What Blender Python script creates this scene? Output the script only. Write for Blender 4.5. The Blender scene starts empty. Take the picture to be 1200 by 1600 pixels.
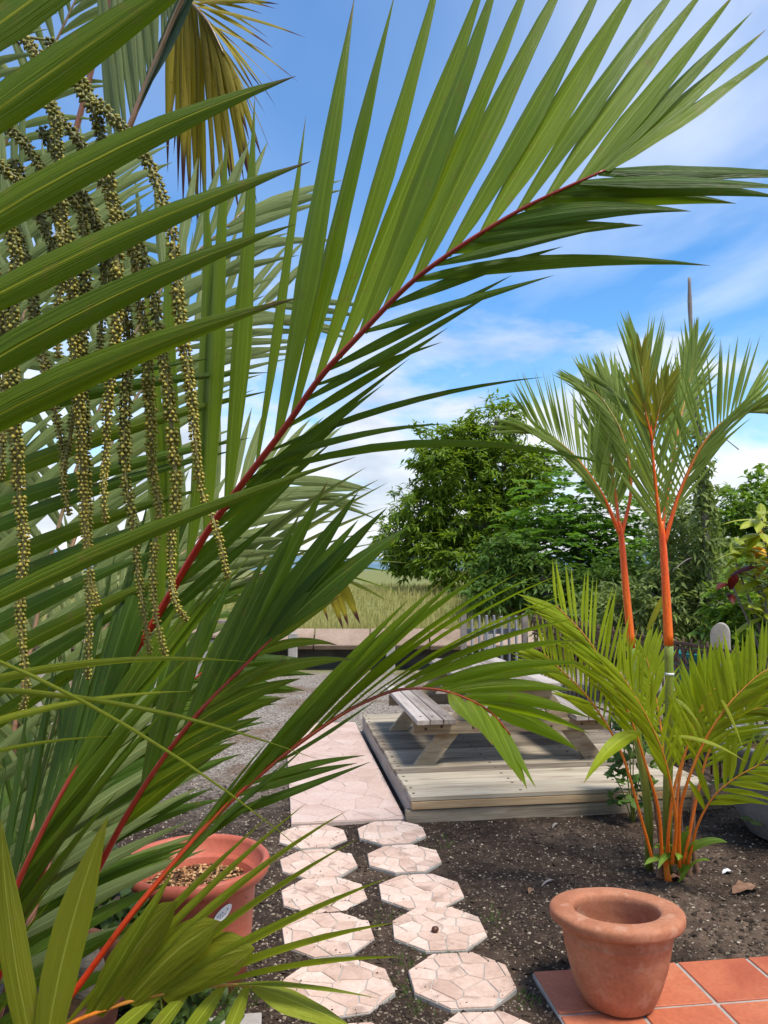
import bpy, math, random
import numpy as np
from mathutils import Vector, Matrix, noise as mnoise
R = math.radians
rng = random.Random(11)
nrng = np.random.default_rng(5)
scene = bpy.context.scene
col = scene.collection

# ------------------------------------------------------------------ camera, sky, sun, exposure
F, CAMZ = 1200.0, 1.6                       # focal length in photo pixels, eye height
PITCH = math.atan(90 / F)
cam_data = bpy.data.cameras.new('camera')
cam_data.sensor_fit = 'VERTICAL'; cam_data.sensor_height = 36; cam_data.lens = 36 * F / 1600
cam_data.clip_start = 0.05; cam_data.clip_end = 4000
cam = bpy.data.objects.new('camera', cam_data); col.objects.link(cam)
cam.location = (0, 0, CAMZ); cam.rotation_euler = (math.pi / 2 + PITCH, 0, 0)
scene.camera = cam

SUN_DIR = Vector((0.30, -0.30, 0.90)).normalized()
world = bpy.data.worlds.new('World'); scene.world = world; world.use_nodes = True
sun_data = bpy.data.lights.new('sun', 'SUN'); sun_data.energy = 3.0; sun_data.angle = R(14.0)
sun_data.color = (1.0, 0.95, 0.87)
sun = bpy.data.objects.new('sun', sun_data); col.objects.link(sun)
sun.rotation_euler = (-SUN_DIR).to_track_quat('-Z', 'Y').to_euler()
sun.location = (3, 0, 12)
vs = scene.view_settings
vs.view_transform = 'Standard'; vs.look = 'None'; vs.exposure = 0.74; vs.gamma = 1; vs.use_curve_mapping = False


# ------------------------------------------------------------------ node helpers
def nd(nt, typ, ins=None, out=0, **kw):
    n = nt.nodes.new(typ)
    for k, v in kw.items():
        setattr(n, k, v)
    for k, v in (ins or {}).items():
        if isinstance(v, bpy.types.NodeSocket):
            nt.links.new(v, n.inputs[k])
        elif v is not None:
            s = n.inputs[k]
            if hasattr(s.default_value, '__len__') and len(s.default_value) == 4 and len(v) == 3:
                v = (*v, 1)
            s.default_value = v
    return n.outputs[out]

def mixc(nt, f, a, b, blend='MIX'):
    return nd(nt, 'ShaderNodeMix', {0: f, 6: a, 7: b}, out=2, data_type='RGBA', blend_type=blend)

def ma(nt, op, a, b=0.0, c=None, clamp=False):
    return nd(nt, 'ShaderNodeMath', {0: a, 1: b} if c is None else {0: a, 1: b, 2: c}, operation=op, use_clamp=clamp)

def mrange(nt, v, a, b, c=0.0, d=1.0):
    return nd(nt, 'ShaderNodeMapRange', {0: v, 1: a, 2: b, 3: c, 4: d})

def ramp(nt, f, stops):
    n = nt.nodes.new('ShaderNodeValToRGB'); nt.links.new(f, n.inputs[0])
    el = n.color_ramp.elements
    while len(el) < len(stops): el.new(0.5)
    for e, (p, c) in zip(el, stops):
        e.position = p; e.color = (*c, 1)
    return n.outputs[0]

def noise(nt, vec, scale, detail=4, rough=.55, dist=0):
    return nd(nt, 'ShaderNodeTexNoise', {'Vector': vec, 'Scale': scale, 'Detail': detail, 'Roughness': rough, 'Distortion': dist}, out=0)

def mapping(nt, vec, scale=(1, 1, 1), loc=(0, 0, 0)):
    return nd(nt, 'ShaderNodeMapping', {'Vector': vec, 'Scale': scale, 'Location': loc})

def material(name):
    m = bpy.data.materials.new(name); m.use_nodes = True
    nt = m.node_tree; nt.nodes.clear()
    return m, nt

def finish(nt, shader):
    o = nt.nodes.new('ShaderNodeOutputMaterial'); nt.links.new(shader, o.inputs['Surface'])

def principled(nt, colr, rough=.6, spec=.4, bump=None, strength=.3, dist=.01, **kw):
    ins = {'Base Color': colr, 'Roughness': rough, 'Specular IOR Level': spec}
    ins.update(kw)
    if bump is not None:
        ins['Normal'] = nd(nt, 'ShaderNodeBump', {'Height': bump, 'Strength': strength, 'Distance': dist})
    return nd(nt, 'ShaderNodeBsdfPrincipled', ins)

# ------------------------------------------------------------------ sky (Nishita plus procedural cloud layers)
def build_world():
    nt = world.node_tree; nt.nodes.clear()
    sky = nt.nodes.new('ShaderNodeTexSky'); sky.sky_type = 'NISHITA'; sky.sun_disc = False
    sky.sun_elevation = math.asin(SUN_DIR.z); sky.sun_rotation = math.atan2(SUN_DIR.x, SUN_DIR.y)
    sky.air_density = 1.0; sky.dust_density = 0.35; sky.ozone_density = 2.2
    d = nd(nt, 'ShaderNodeTexCoord', out=0)
    sp = nt.nodes.new('ShaderNodeSeparateXYZ'); nt.links.new(d, sp.inputs[0])
    x, y, z = sp.outputs
    den = ma(nt, 'ADD', ma(nt, 'MAXIMUM', z, 0.0), 0.16)
    pl = nd(nt, 'ShaderNodeCombineXYZ', {0: ma(nt, 'DIVIDE', x, den), 1: ma(nt, 'DIVIDE', y, den), 2: 0.0})
    hi = noise(nt, mapping(nt, pl, (1.0, .55, 1), (5.5, 8.2, 0)), 1.15, 8, .54, .45)
    hi2 = noise(nt, mapping(nt, pl, (.55, .35, 1), (6.1, 3.2, 0)), .9, 3, .5, .3)
    him = ma(nt, 'MULTIPLY', mrange(nt, hi, .37, .64), mrange(nt, hi2, .36, .56, .15, 1.0), clamp=True)
    lo = noise(nt, mapping(nt, d, (3.2, 3.2, 7.5), (0.35, .2, .1)), 1.5, 8, .55, .25)
    band = mrange(nt, z, .34, .03)
    lom = ma(nt, 'MULTIPLY', mrange(nt, ma(nt, 'ADD', lo, ma(nt, 'MULTIPLY', band, .30)), .55, .68), mrange(nt, z, .42, .20), clamp=True)
    cs = noise(nt, mapping(nt, d, (3.2, 3.2, 9), (0.4, .2, .18)), 2.1, 5, .5)
    cloudc = ramp(nt, cs, [(.32, (.55, .61, .72)), (.60, (1.0, 1.0, 1.0))])
    cloudc = mixc(nt, 1.0, cloudc, (5.4, 5.4, 5.4), 'MULTIPLY')
    hs = nd(nt, 'ShaderNodeHueSaturation', {'Saturation': 1.30, 'Value': 1.12, 'Color': sky.outputs[0]})
    c = mixc(nt, ma(nt, 'MULTIPLY', him, .90), hs, (5.8, 6.0, 6.4))
    c = mixc(nt, ma(nt, 'MULTIPLY', lom, .88), c, cloudc)
    bg = nd(nt, 'ShaderNodeBackground', {'Color': c, 'Strength': 0.125})
    o = nt.nodes.new('ShaderNodeOutputWorld'); nt.links.new(bg, o.inputs['Surface'])
build_world()

# ------------------------------------------------------------------ pixel geometry
cp, sp_ = math.cos(PITCH), math.sin(PITCH)
def ray(px, py):
    x = (px - 600) / F; y = (800 - py) / F
    return Vector((x, cp - y * sp_, sp_ + y * cp))
def W(px, py, d):                            # point seen at a pixel, d metres ahead
    r = ray(px, py); return r * (d / r.y) + Vector((0, 0, CAMZ))
def G(px, py, z=0.0):                        # point seen at a pixel, lying at height z
    r = ray(px, py); return r * ((z - CAMZ) / r.z) + Vector((0, 0, CAMZ))
def proj(p):
    q = p - Vector((0, 0, CAMZ)); zc = q.y * cp + q.z * sp_; yc = -q.y * sp_ + q.z * cp
    return 600 + F * q.x / zc, 800 - F * yc / zc
GA = R(8.0)                                  # the garden's axes are turned 8 degrees to the left
GX = Vector((math.cos(GA), math.sin(GA), 0)); GY = Vector((-math.sin(GA), math.cos(GA), 0)); GZ = Vector((0, 0, 1))
GROT = Matrix((GX, GY, GZ)).transposed()

# ------------------------------------------------------------------ mesh helpers
ORG = {}
class MB:
    def __init__(s): s.v = []; s.f = []; s.uv = []; s.r = []; s.n = 0
    def add(s, v, f, uv=None, r=0.5):
        v = np.asarray(v, dtype=float); k = len(v)
        s.v.append(v); s.f.extend([tuple(i + s.n for i in q) for q in f])
        s.uv.append(np.zeros((k, 2)) if uv is None else np.asarray(uv, dtype=float))
        s.r.append(np.full(k, r) if np.isscalar(r) else np.asarray(r, dtype=float)); s.n += k
    def mesh(s, name, origin=(0, 0, 0), smooth=True):
        me = bpy.data.meshes.new(name)
        v = np.concatenate(s.v) - np.array(origin)
        me.from_pydata(v.tolist(), [], s.f)
        li = np.empty(len(me.loops), dtype=np.int32); me.loops.foreach_get('vertex_index', li)
        uvl = me.uv_layers.new(name='UVMap'); uvl.data.foreach_set('uv', np.concatenate(s.uv)[li].ravel())
        at = me.attributes.new('rnd', 'FLOAT', 'POINT'); at.data.foreach_set('value', np.concatenate(s.r))
        if smooth: me.polygons.foreach_set('use_smooth', np.ones(len(me.polygons), dtype=bool))
        me.update()
        return me
    def build(s, name, mat, parent=None, origin=None, smooth=True):
        if origin is None: origin = s.v[0][0]
        return place(name, s.mesh(name, origin, smooth), mat, parent, origin)

def place(name, me, mat, parent, loc, rot=None):
    o = bpy.data.objects.new(name, me); col.objects.link(o)
    if mat is not None and not me.materials: me.materials.append(mat)
    loc = Vector(loc); ORG[o.name] = loc
    if parent is not None:
        o.parent = parent; o.location = loc - ORG[parent.name]
    else: o.location = loc
    if rot is not None: o.rotation_euler = rot.to_euler()
    return o

def tag(o, label, cat, group=None):
    o['label'] = label; o['category'] = cat
    if group: o['group'] = group
    return o
def structure(o): o['kind'] = 'structure'; return o
def stuff(o): o['kind'] = 'stuff'; return o
def thing(name, label, cat, loc, group=None):
    o = bpy.data.objects.new(name, None); col.objects.link(o); o.empty_display_size = .1
    o.location = loc; ORG[o.name] = Vector(loc)
    return tag(o, label, cat, group)

def crom(pts, n):
    P = [Vector(p) for p in pts]; P = [P[0] * 2 - P[1]] + P + [P[-1] * 2 - P[-2]]
    out = []; m = len(P) - 3
    for i in range(n):
        t = i / (n - 1) * m; k = min(int(t), m - 1); u = t - k
        a, b, c, d = P[k:k + 4]
        out.append(.5 * ((2 * b) + (c - a) * u + (2 * a - 5 * b + 4 * c - d) * u * u + (3 * b - a - 3 * c + d) * u ** 3))
    return out

def tube(mb, pts, rad, seg=7, r=0.5, cap=True):
    n = len(pts); vs_ = []; uv = []; ref = Vector((.31, .87, .19)); prev = None
    for i, p in enumerate(pts):
        t = (pts[min(i + 1, n - 1)] - pts[max(i - 1, 0)]).normalized()
        if prev is None: a = t.cross(ref).normalized()
        else: a = (prev - t * prev.dot(t)).normalized()
        prev = a; b = t.cross(a)
        rr = rad(i / (n - 1)) if callable(rad) else rad
        for k in range(seg):
            an = 2 * math.pi * k / seg
            vs_.append(p + (a * math.cos(an) + b * math.sin(an)) * rr); uv.append((k / seg, i / (n - 1)))
    fs = [(i * seg + k, i * seg + (k + 1) % seg, (i + 1) * seg + (k + 1) % seg, (i + 1) * seg + k) for i in range(n - 1) for k in range(seg)]
    if cap:
        fs.append(tuple(range(seg))[::-1]); fs.append(tuple((n - 1) * seg + k for k in range(seg)))
    mb.add([tuple(q) for q in vs_], fs, uv, r)

def lathe(mb, c, prof, seg=48, wob=0.0, r=.5):
    vs_, uv = [], []
    for j, (rr, z) in enumerate(prof):
        for k in range(seg):
            a = 2 * math.pi * k / seg
            q = rr * (1 + wob * mnoise.noise(Vector((math.cos(a) * 2, math.sin(a) * 2, z * 7 + j * .05))))
            vs_.append((c[0] + q * math.cos(a), c[1] + q * math.sin(a), c[2] + z + wob * .25 * rr * mnoise.noise(Vector((math.cos(a) * 3, math.sin(a) * 3, 9))))); uv.append((k / seg, j / len(prof)))
    fs = [(j * seg + k, j * seg + (k + 1) % seg, (j + 1) * seg + (k + 1) % seg, (j + 1) * seg + k) for j in range(len(prof) - 1) for k in range(seg)]
    mb.add(vs_, fs, uv, r)

def lean(mb, c, h, k):
    for a in mb.v: a[:, 2] -= (a[:, 1] - c[1]) * k * np.clip((a[:, 2] - c[2]) / h, 0, 1)

def chamfer_box(l, w, t, b):
    h = (l / 2, w / 2, t / 2); V = {}; vs_ = []; fs = []
    for sx in (-1, 1):
        for sy in (-1, 1):
            for sz in (-1, 1):
                for k in range(3):
                    s = (sx, sy, sz); V[(s, k)] = len(vs_)
                    vs_.append(tuple(s[i] * (h[i] if i == k else h[i] - b) for i in range(3)))
    def add(q):
        c = [sum(vs_[i][k] for i in q) / len(q) for k in range(3)]
        a, bb, d = (Vector(vs_[q[i]]) for i in range(3))
        fs.append(tuple(q) if (bb - a).cross(d - a).dot(Vector(c)) > 0 else tuple(q[::-1]))
    def sg(k, sk, l_, sl, m, sm):
        s = [0, 0, 0]; s[k] = sk; s[l_] = sl; s[m] = sm; return tuple(s)
    for k in range(3):
        l_, m = (k + 1) % 3, (k + 2) % 3
        for s in (-1, 1):
            add([V[(sg(k, s, l_, a, m, c), k)] for a, c in ((-1, -1), (1, -1), (1, 1), (-1, 1))])
            for s2 in (-1, 1):
                add([V[(sg(k, s, l_, s2, m, -1), k)], V[(sg(k, s, l_, s2, m, 1), k)], V[(sg(k, s, l_, s2, m, 1), l_)], V[(sg(k, s, l_, s2, m, -1), l_)]])
    for sx in (-1, 1):
        for sy in (-1, 1):
            for sz in (-1, 1): add([V[((sx, sy, sz), k)] for k in range(3)])
    return vs_, fs
BOX = {}
def block(name, parent, c, size, mat, rot=None, b=.004, fresh=False):
    key = (name, tuple(round(q, 4) for q in size), mat.name)
    if key not in BOX or fresh:
        me = bpy.data.meshes.new(name); v, f = chamfer_box(*size, min(b, min(size) * .3)); me.from_pydata(v, [], f); me.update(); BOX[key] = me
    return place(name, BOX[key], mat, parent, c, rot if rot is not None else GROT)

def palm_prof(v):
    a = .30 + .70 * min(1, v / .30) ** .8
    return a * (1 if v < .38 else max(0.0, 1 - ((v - .38) / .62) ** 1.5)) + (.012 if v > .9 else 0)
def oval_prof(v): return math.sin(math.pi * min(1, v * .97 + .03)) ** .75
def strap_prof(v): return (.55 + .45 * min(1, v / .3)) * (1 if v < .62 else max(0.02, 1 - ((v - .62) / .38) ** 2))
COLS = (-1, -.5, 0, .5, 1)
def leaf(mb, B, T, w, nrm, bend=None, rows=8, fold=.28, twist=0.0, prof=palm_prof, r=None, cols=COLS, pleat=.07, wave=0.0):
    B = Vector(B); T = Vector(T); M = (B + T) / 2 + (bend * 2 if bend is not None else Vector((0, 0, 0)))
    r = rng.random() if r is None else r; nrm = Vector(nrm)
    vs_, uv = [], []; ph = rng.random() * 6
    for i in range(rows + 1):
        v = i / rows
        c = B * (1 - v) ** 2 + M * (2 * v * (1 - v)) + T * v * v
        t = ((M - B) * (1 - v) + (T - M) * v).normalized()
        s = t.cross(nrm)
        if s.length < 1e-4: s = t.cross(Vector((.3, .2, 1)))
        s.normalize(); n = s.cross(t)
        if twist:
            a = twist * v; s, n = s * math.cos(a) + n * math.sin(a), n * math.cos(a) - s * math.sin(a)
        hw = w * .5 * prof(v)
        for u in cols:
            h = -fold * abs(u) + (pleat if abs(u) == .5 else 0) + wave * math.sin(v * 17 + ph + u * 2) * abs(u)
            p = c + s * (u * hw) + n * (h * hw); vs_.append(tuple(p)); uv.append(((u + 1) / 2, v))
    k = len(cols)
    fs = [(i * k + j, i * k + j + 1, (i + 1) * k + j + 1, (i + 1) * k + j) for i in range(rows) for j in range(k - 1)]
    mb.add(vs_, fs, uv, r)

# ------------------------------------------------------------------ materials
def leafmat(name, dark, light, trans, tfac=.4, rough=.38, tip=None, tip0=.88, spots=.4, spotc=(.22, .17, .03), stripe=14, rib=None, spec=.28):
    m, nt = material(name)
    uv = nd(nt, 'ShaderNodeUVMap'); sp = nt.nodes.new('ShaderNodeSeparateXYZ'); nt.links.new(uv, sp.inputs[0])
    rd = nd(nt, 'ShaderNodeAttribute', out=2, attribute_name='rnd')
    u, v = sp.outputs[0], sp.outputs[1]
    sv = nd(nt, 'ShaderNodeCombineXYZ', {0: ma(nt, 'MULTIPLY', u, stripe), 1: ma(nt, 'MULTIPLY', v, 1.6), 2: ma(nt, 'MULTIPLY', rd, 37.0)})
    st = mrange(nt, noise(nt, sv, 1.0, 3, .6), .30, .70)
    pos = nd(nt, 'ShaderNodeNewGeometry', out=0)
    big = noise(nt, pos, 6.0, 3, .55)
    f = ma(nt, 'ADD', ma(nt, 'MULTIPLY', rd, .55), ma(nt, 'ADD', ma(nt, 'MULTIPLY', st, .45), ma(nt, 'MULTIPLY_ADD', big, .5, -.28)), clamp=True)
    c = mixc(nt, f, dark, light)
    tc = mixc(nt, f, tuple(.7 * q for q in trans), trans)
    ribm = mrange(nt, ma(nt, 'ABSOLUTE', ma(nt, 'SUBTRACT', u, .5)), .035, .015)
    ribc = rib or tuple(min(1, q * 1.5 + .03) for q in light)
    c = mixc(nt, ma(nt, 'MULTIPLY', ribm, .7), c, ribc)
    tc = mixc(nt, ma(nt, 'MULTIPLY', ribm, .5), tc, tuple(q * .6 for q in trans))
    sm = ma(nt, 'MULTIPLY', mrange(nt, noise(nt, pos, 38.0, 3, .6), .60, .72), spots)
    c = mixc(nt, sm, c, spotc); tc = mixc(nt, sm, tc, spotc)
    if tip:
        tn = ma(nt, 'ADD', v, ma(nt, 'MULTIPLY_ADD', noise(nt, sv, .8, 2), .3, -.15))
        tm = mrange(nt, ma(nt, 'ADD', tn, ma(nt, 'MULTIPLY_ADD', rd, .12, -.06)), tip0, tip0 + .07)
        c = mixc(nt, tm, c, tip); tc = mixc(nt, tm, tc, tuple(q * .6 for q in tip))
    p = principled(nt, c, ma(nt, 'MULTIPLY_ADD', big, .25, rough - .12), spec, bump=st, strength=.55, dist=.0025)
    t = nd(nt, 'ShaderNodeBsdfTranslucent', {'Color': tc})
    finish(nt, nd(nt, 'ShaderNodeMixShader', {0: tfac, 1: p, 2: t}))
    return m

def mottled(name, stops, scale=6, detail=6, rough=.8, spec=.25, bump=.3, bdist=.004, bscale=60, coord='Object', stretch=(1, 1, 1), rnd=0.0, speck=None):
    m, nt = material(name)
    v = nd(nt, 'ShaderNodeTexCoord', out={'Generated': 0, 'Object': 3}[coord])
    oi = nd(nt, 'ShaderNodeObjectInfo', out=5)
    off = nd(nt, 'ShaderNodeCombineXYZ', {0: ma(nt, 'MULTIPLY', oi, 31.0), 1: ma(nt, 'MULTIPLY', oi, 17.0), 2: ma(nt, 'MULTIPLY', oi, 7.0)})
    vv = nd(nt, 'ShaderNodeVectorMath', {0: v, 1: off}, operation='ADD')
    vv = mapping(nt, vv, stretch)
    n = noise(nt, vv, scale, detail, .6, .3)
    if rnd: n = ma(nt, 'ADD', n, ma(nt, 'MULTIPLY_ADD', oi, rnd, -rnd / 2))
    c = ramp(nt, n, stops)
    fine = noise(nt, vv, bscale, 4, .65)
    c = mixc(nt, ma(nt, 'MULTIPLY', mrange(nt, fine, .35, .7), .35), c, tuple(q * .55 for q in stops[0][1]))
    if speck:
        c = mixc(nt, ma(nt, 'MULTIPLY', mrange(nt, noise(nt, vv, speck[1], 3, .6), speck[2], speck[2] + .1), speck[3]), c, speck[0])
    finish(nt, principled(nt, c, rough, spec, bump=fine, strength=bump, dist=bdist))
    return m

M = {}
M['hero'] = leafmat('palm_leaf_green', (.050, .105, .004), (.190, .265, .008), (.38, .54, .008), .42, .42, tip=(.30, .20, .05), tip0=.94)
M['under'] = leafmat('palm_leaf_deep_shaded_green', (.026, .070, .005), (.105, .180, .010), (.20, .32, .008), .32, .40, tip=(.22, .16, .05), tip0=.96)  # deep green, with the shade of the long frond's lower leaflets mixed in
M['blade'] = leafmat('palm_leaf_olive', (.034, .078, .003), (.140, .195, .006), (.28, .38, .006), .34, .40, tip=(.16, .10, .04), tip0=.94, rib=(.42, .40, .02))
M['young'] = leafmat('palm_leaf_yellow_green', (.17, .22, .010), (.36, .40, .025), (.48, .54, .02), .42, .40, tip=(.42, .30, .06), tip0=.98)
M['olive'] = leafmat('broad_leaf_olive', (.125, .140, .006), (.19, .20, .010), (.30, .33, .010), .38, .5, spots=.6, stripe=5)
M['pale'] = leafmat('palm_leaf_pale', (.12, .165, .045), (.25, .30, .10), (.32, .40, .08), .36, .45, tip=(.32, .26, .10), tip0=1.0)
M['blue'] = leafmat('palm_leaf_blue_green', (.05, .10, .060), (.13, .20, .12), (.10, .20, .08), .22, .42)
M['dead'] = leafmat('palm_leaf_yellowed', (.19, .155, .010), (.50, .40, .025), (.54, .45, .02), .42, .55, tip=(.09, .022, .018), tip0=.76, spots=.5, spotc=(.14, .05, .02))
M['right'] = leafmat('young_palm_leaf', (.17, .23, .006), (.38, .46, .014), (.52, .64, .012), .42, .42, tip=(.33, .26, .08), tip0=.99)
M['crown'] = leafmat('young_palm_crown_leaf', (.13, .205, .042), (.34, .43, .085), (.44, .60, .06), .42, .45, tip=(.30, .22, .09), tip0=.99)
M['spear'] = leafmat('new_palm_leaf', (.20, .23, .02), (.40, .38, .03), (.45, .45, .03), .4, .45, tip=(.35, .16, .04), tip0=.92)
M['mango'] = leafmat('mango_leaf', (.048, .110, .010), (.23, .33, .030), (.31, .46, .022), .36, .42, spots=.1)
M['feather'] = leafmat('feathery_leaf', (.040, .125, .018), (.16, .30, .034), (.23, .45, .026), .36, .45, spots=.0)
M['bush'] = leafmat('bush_leaf', (.085, .13, .030), (.29, .35, .10), (.32, .42, .08), .36, .5, spots=.1)
M['bush2'] = leafmat('glossy_bush_leaf', (.050, .12, .014), (.21, .33, .034), (.28, .44, .028), .34, .42, spots=.1)
M['shrub'] = leafmat('dark_shrub_leaf', (.025, .058, .010), (.085, .13, .020), (.13, .20, .018), .28, .35, spots=.1)
M['weed'] = leafmat('fresh_weed_leaf', (.10, .20, .015), (.24, .36, .04), (.30, .45, .04), .36, .4, spots=.1)
M['grass'] = leafmat('dry_grass', (.26, .25, .06), (.60, .54, .20), (.50, .46, .13), .35, .6, spots=.0)
M['lawn'] = leafmat('green_grass', (.045, .10, .015), (.12, .20, .03), (.16, .28, .03), .35, .5, spots=.0)
M['croton_g'] = leafmat('croton_leaf_green', (.12, .20, .010), (.50, .52, .03), (.42, .50, .02), .3, .3, spots=.6, spotc=(.55, .48, .05), rib=(.6, .5, .06))
M['croton_o'] = leafmat('croton_leaf_orange', (.50, .20, .008), (.78, .44, .02), (.6, .3, .01), .25, .3, spots=.4)
M['croton_r'] = leafmat('croton_leaf_red', (.045, .006, .005), (.11, .012, .008), (.12, .008, .005), .2, .3, spots=.1, rib=(.3, .03, .03))

def stemmat(name, c0, c1, rough=.32):
    m, nt = material(name)
    uv = nd(nt, 'ShaderNodeUVMap'); sp = nt.nodes.new('ShaderNodeSeparateXYZ'); nt.links.new(uv, sp.inputs[0])
    pos = nd(nt, 'ShaderNodeNewGeometry', out=0)
    n = noise(nt, pos, 22, 4, .6)
    c = mixc(nt, ma(nt, 'ADD', mrange(nt, sp.outputs[1], .12, .62), ma(nt, 'MULTIPLY_ADD', n, .5, -.25), clamp=True), c0, c1)
    sk = noise(nt, mapping(nt, uv, (9, 5, 1)), 1.0, 4, .6)
    c = mixc(nt, mrange(nt, sk, .50, .66, 0, .55), c, (min(1, c0[0] * 1.0), c0[1] * 1.9 + .02, c0[2] * 1.5 + .01))
    c = mixc(nt, mrange(nt, sk, .46, .34, 0, .45), c, tuple(q * .5 for q in c1))
    c = mixc(nt, ma(nt, 'MULTIPLY', mrange(nt, noise(nt, pos, 90, 3), .56, .68), .45), c, tuple(q * .3 for q in c0))
    finish(nt, principled(nt, c, rough, .45, bump=n, strength=.1))
    return m
M['red'] = stemmat('red_petiole', (.60, .018, .006), (.26, .032, .016))
M['redhot'] = stemmat('scarlet_petiole', (.74, .045, .006), (.26, .05, .014))
M['orange'] = stemmat('orange_petiole', (.72, .14, .010), (.46, .22, .03))
M['shaft'] = stemmat('orange_red_crownshaft', (.84, .14, .008), (.80, .075, .006), .42)
M['crownstalk'] = stemmat('crown_stalk_fading_green', (.80, .10, .008), (.26, .28, .05), .45)
M['cane'] = stemmat('green_cane', (.12, .15, .02), (.22, .24, .03), .4)
M['pinkstem'] = stemmat('pinkish_petiole', (.36, .13, .08), (.26, .17, .08))
M['strand'] = stemmat('green_brown_rachilla', (.16, .15, .04), (.26, .20, .05), .5)

def budmat():
    m, nt = material('olive_buds')
    rd = nd(nt, 'ShaderNodeAttribute', out=2, attribute_name='rnd')
    uv = nd(nt, 'ShaderNodeUVMap'); sp = nt.nodes.new('ShaderNodeSeparateXYZ'); nt.links.new(uv, sp.inputs[0])
    c = ramp(nt, rd, [(.0, (.060, .066, .010)), (.5, (.165, .165, .028)), (1, (.40, .32, .05))])
    c = mixc(nt, ma(nt, 'MULTIPLY', mrange(nt, sp.outputs[1], .55, 1.0), .75), c, (.42, .38, .09))
    finish(nt, principled(nt, c, .5, .35)); return m
M['bud'] = budmat()

def woodmat(name, a, b, c3, stain=(.30, .20, .11)):
    m, nt = material(name)
    v = nd(nt, 'ShaderNodeTexCoord', out=3); oi = nd(nt, 'ShaderNodeObjectInfo', out=5)
    off = nd(nt, 'ShaderNodeCombineXYZ', {0: ma(nt, 'MULTIPLY', oi, 31.0), 1: ma(nt, 'MULTIPLY', oi, 57.0), 2: ma(nt, 'MULTIPLY', oi, 7.0)})
    vv = nd(nt, 'ShaderNodeVectorMath', {0: v, 1: off}, operation='ADD')
    g = noise(nt, mapping(nt, vv, (1.3, 34, 34)), 1.6, 6, .65, .5)
    bl = noise(nt, mapping(nt, vv, (1.1, 5, 5)), 1.5, 4, .55)
    f = ma(nt, 'ADD', ma(nt, 'MULTIPLY', g, .6), ma(nt, 'ADD', ma(nt, 'MULTIPLY', bl, .4), ma(nt, 'MULTIPLY_ADD', oi, .34, -.17)))
    c = ramp(nt, f, [(.30, a), (.50, b), (.70, c3)])
    c = mixc(nt, ma(nt, 'MULTIPLY', mrange(nt, noise(nt, mapping(nt, vv, (1.6, 6, 6), (3, 3, 3)), 1.6, 3), .58, .72), .55), c, stain)
    crack = mrange(nt, noise(nt, mapping(nt, vv, (1.0, 60, 60)), 1.2, 2), .31, .25)
    c = mixc(nt, ma(nt, 'MULTIPLY', crack, .7), c, (.05, .04, .035))
    h = ma(nt, 'SUBTRACT', g, crack)
    finish(nt, principled(nt, c, .82, .2, bump=h, strength=.45, dist=.003)); return m
M['deck'] = woodmat('weathered_deck_wood', (.12, .095, .07), (.30, .25, .18), (.46, .395, .295), stain=(.16, .11, .065))
M['bench'] = woodmat('grey_bench_wood', (.16, .13, .11), (.30, .255, .22), (.44, .385, .34), stain=(.20, .13, .09))
M['beam'] = woodmat('brown_timber', (.17, .125, .08), (.33, .255, .165), (.46, .37, .25), stain=(.16, .075, .035))
M['fascia'] = woodmat('stained_brown_timber', (.13, .075, .035), (.30, .19, .10), (.46, .34, .20), stain=(.30, .12, .035))
M['board'] = woodmat('grey_fence_board', (.16, .165, .17), (.28, .285, .29), (.38, .385, .39), stain=(.2, .2, .2))

M['terracotta'] = mottled('terracotta_clay', [(.25, (.30, .105, .052)), (.5, (.42, .170, .090)), (.75, (.51, .245, .145))], 5, 6, .82, .2, .25, .002, 70, speck=((.50, .30, .20), 16, .56, .40))
M['plastic'] = mottled('terracotta_plastic', [(.3, (.39, .085, .046)), (.7, (.47, .125, .072))], 3, 3, .5, .35, .05, .001, 50)
M['oldpot'] = mottled('dull_brown_clay', [(.3, (.15, .055, .032)), (.7, (.27, .10, .058))], 6, 5, .85, .2, .3, .002, 60)
M['greypot'] = mottled('grey_cement', [(.3, (.13, .135, .14)), (.7, (.24, .24, .245))], 4, 6, .8, .25, .25, .002, 50)
M['stone'] = mottled('pink_crazy_paving', [(.25, (.48, .32, .24)), (.5, (.60, .43, .335)), (.78, (.68, .53, .43))], 6, 6, .72, .25, .3, .0015, 60, rnd=.35, speck=((.18, .12, .085), 8, .57, .50))
M['slabstone'] = mottled('pale_pink_paving', [(.25, (.47, .325, .26)), (.5, (.54, .395, .325)), (.78, (.59, .46, .39))], 3, 6, .75, .25, .2, .001, 50, rnd=.22, speck=((.28, .20, .15), 4, .56, .35))
M['grout'] = mottled('grey_mortar', [(.3, (.33, .305, .27)), (.7, (.46, .43, .38))], 12, 5, .9, .1, .5, .002, 80)
M['pinkgrout'] = mottled('pinkish_mortar', [(.3, (.46, .34, .28)), (.7, (.56, .43, .37))], 12, 5, .9, .1, .4, .002, 80)
M['tile'] = mottled('orange_red_tile', [(.25, (.36, .085, .040)), (.5, (.46, .13, .060)), (.75, (.53, .18, .085))], 4, 6, .62, .3, .15, .001, 60, rnd=.35)
M['tilegrout'] = mottled('pale_tile_grout', [(.3, (.30, .265, .23)), (.7, (.43, .385, .34))], 15, 5, .9, .1, .4, .002, 80)
M['concrete'] = mottled('grey_concrete', [(.25, (.30, .27, .235)), (.75, (.48, .445, .39))], 4, 7, .88, .15, .4, .003, 40)
M['panel'] = mottled('pinkish_concrete_panel', [(.25, (.24, .17, .12)), (.75, (.43, .32, .24))], 2, 7, .88, .15, .4, .003, 30, rnd=.3)
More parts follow.
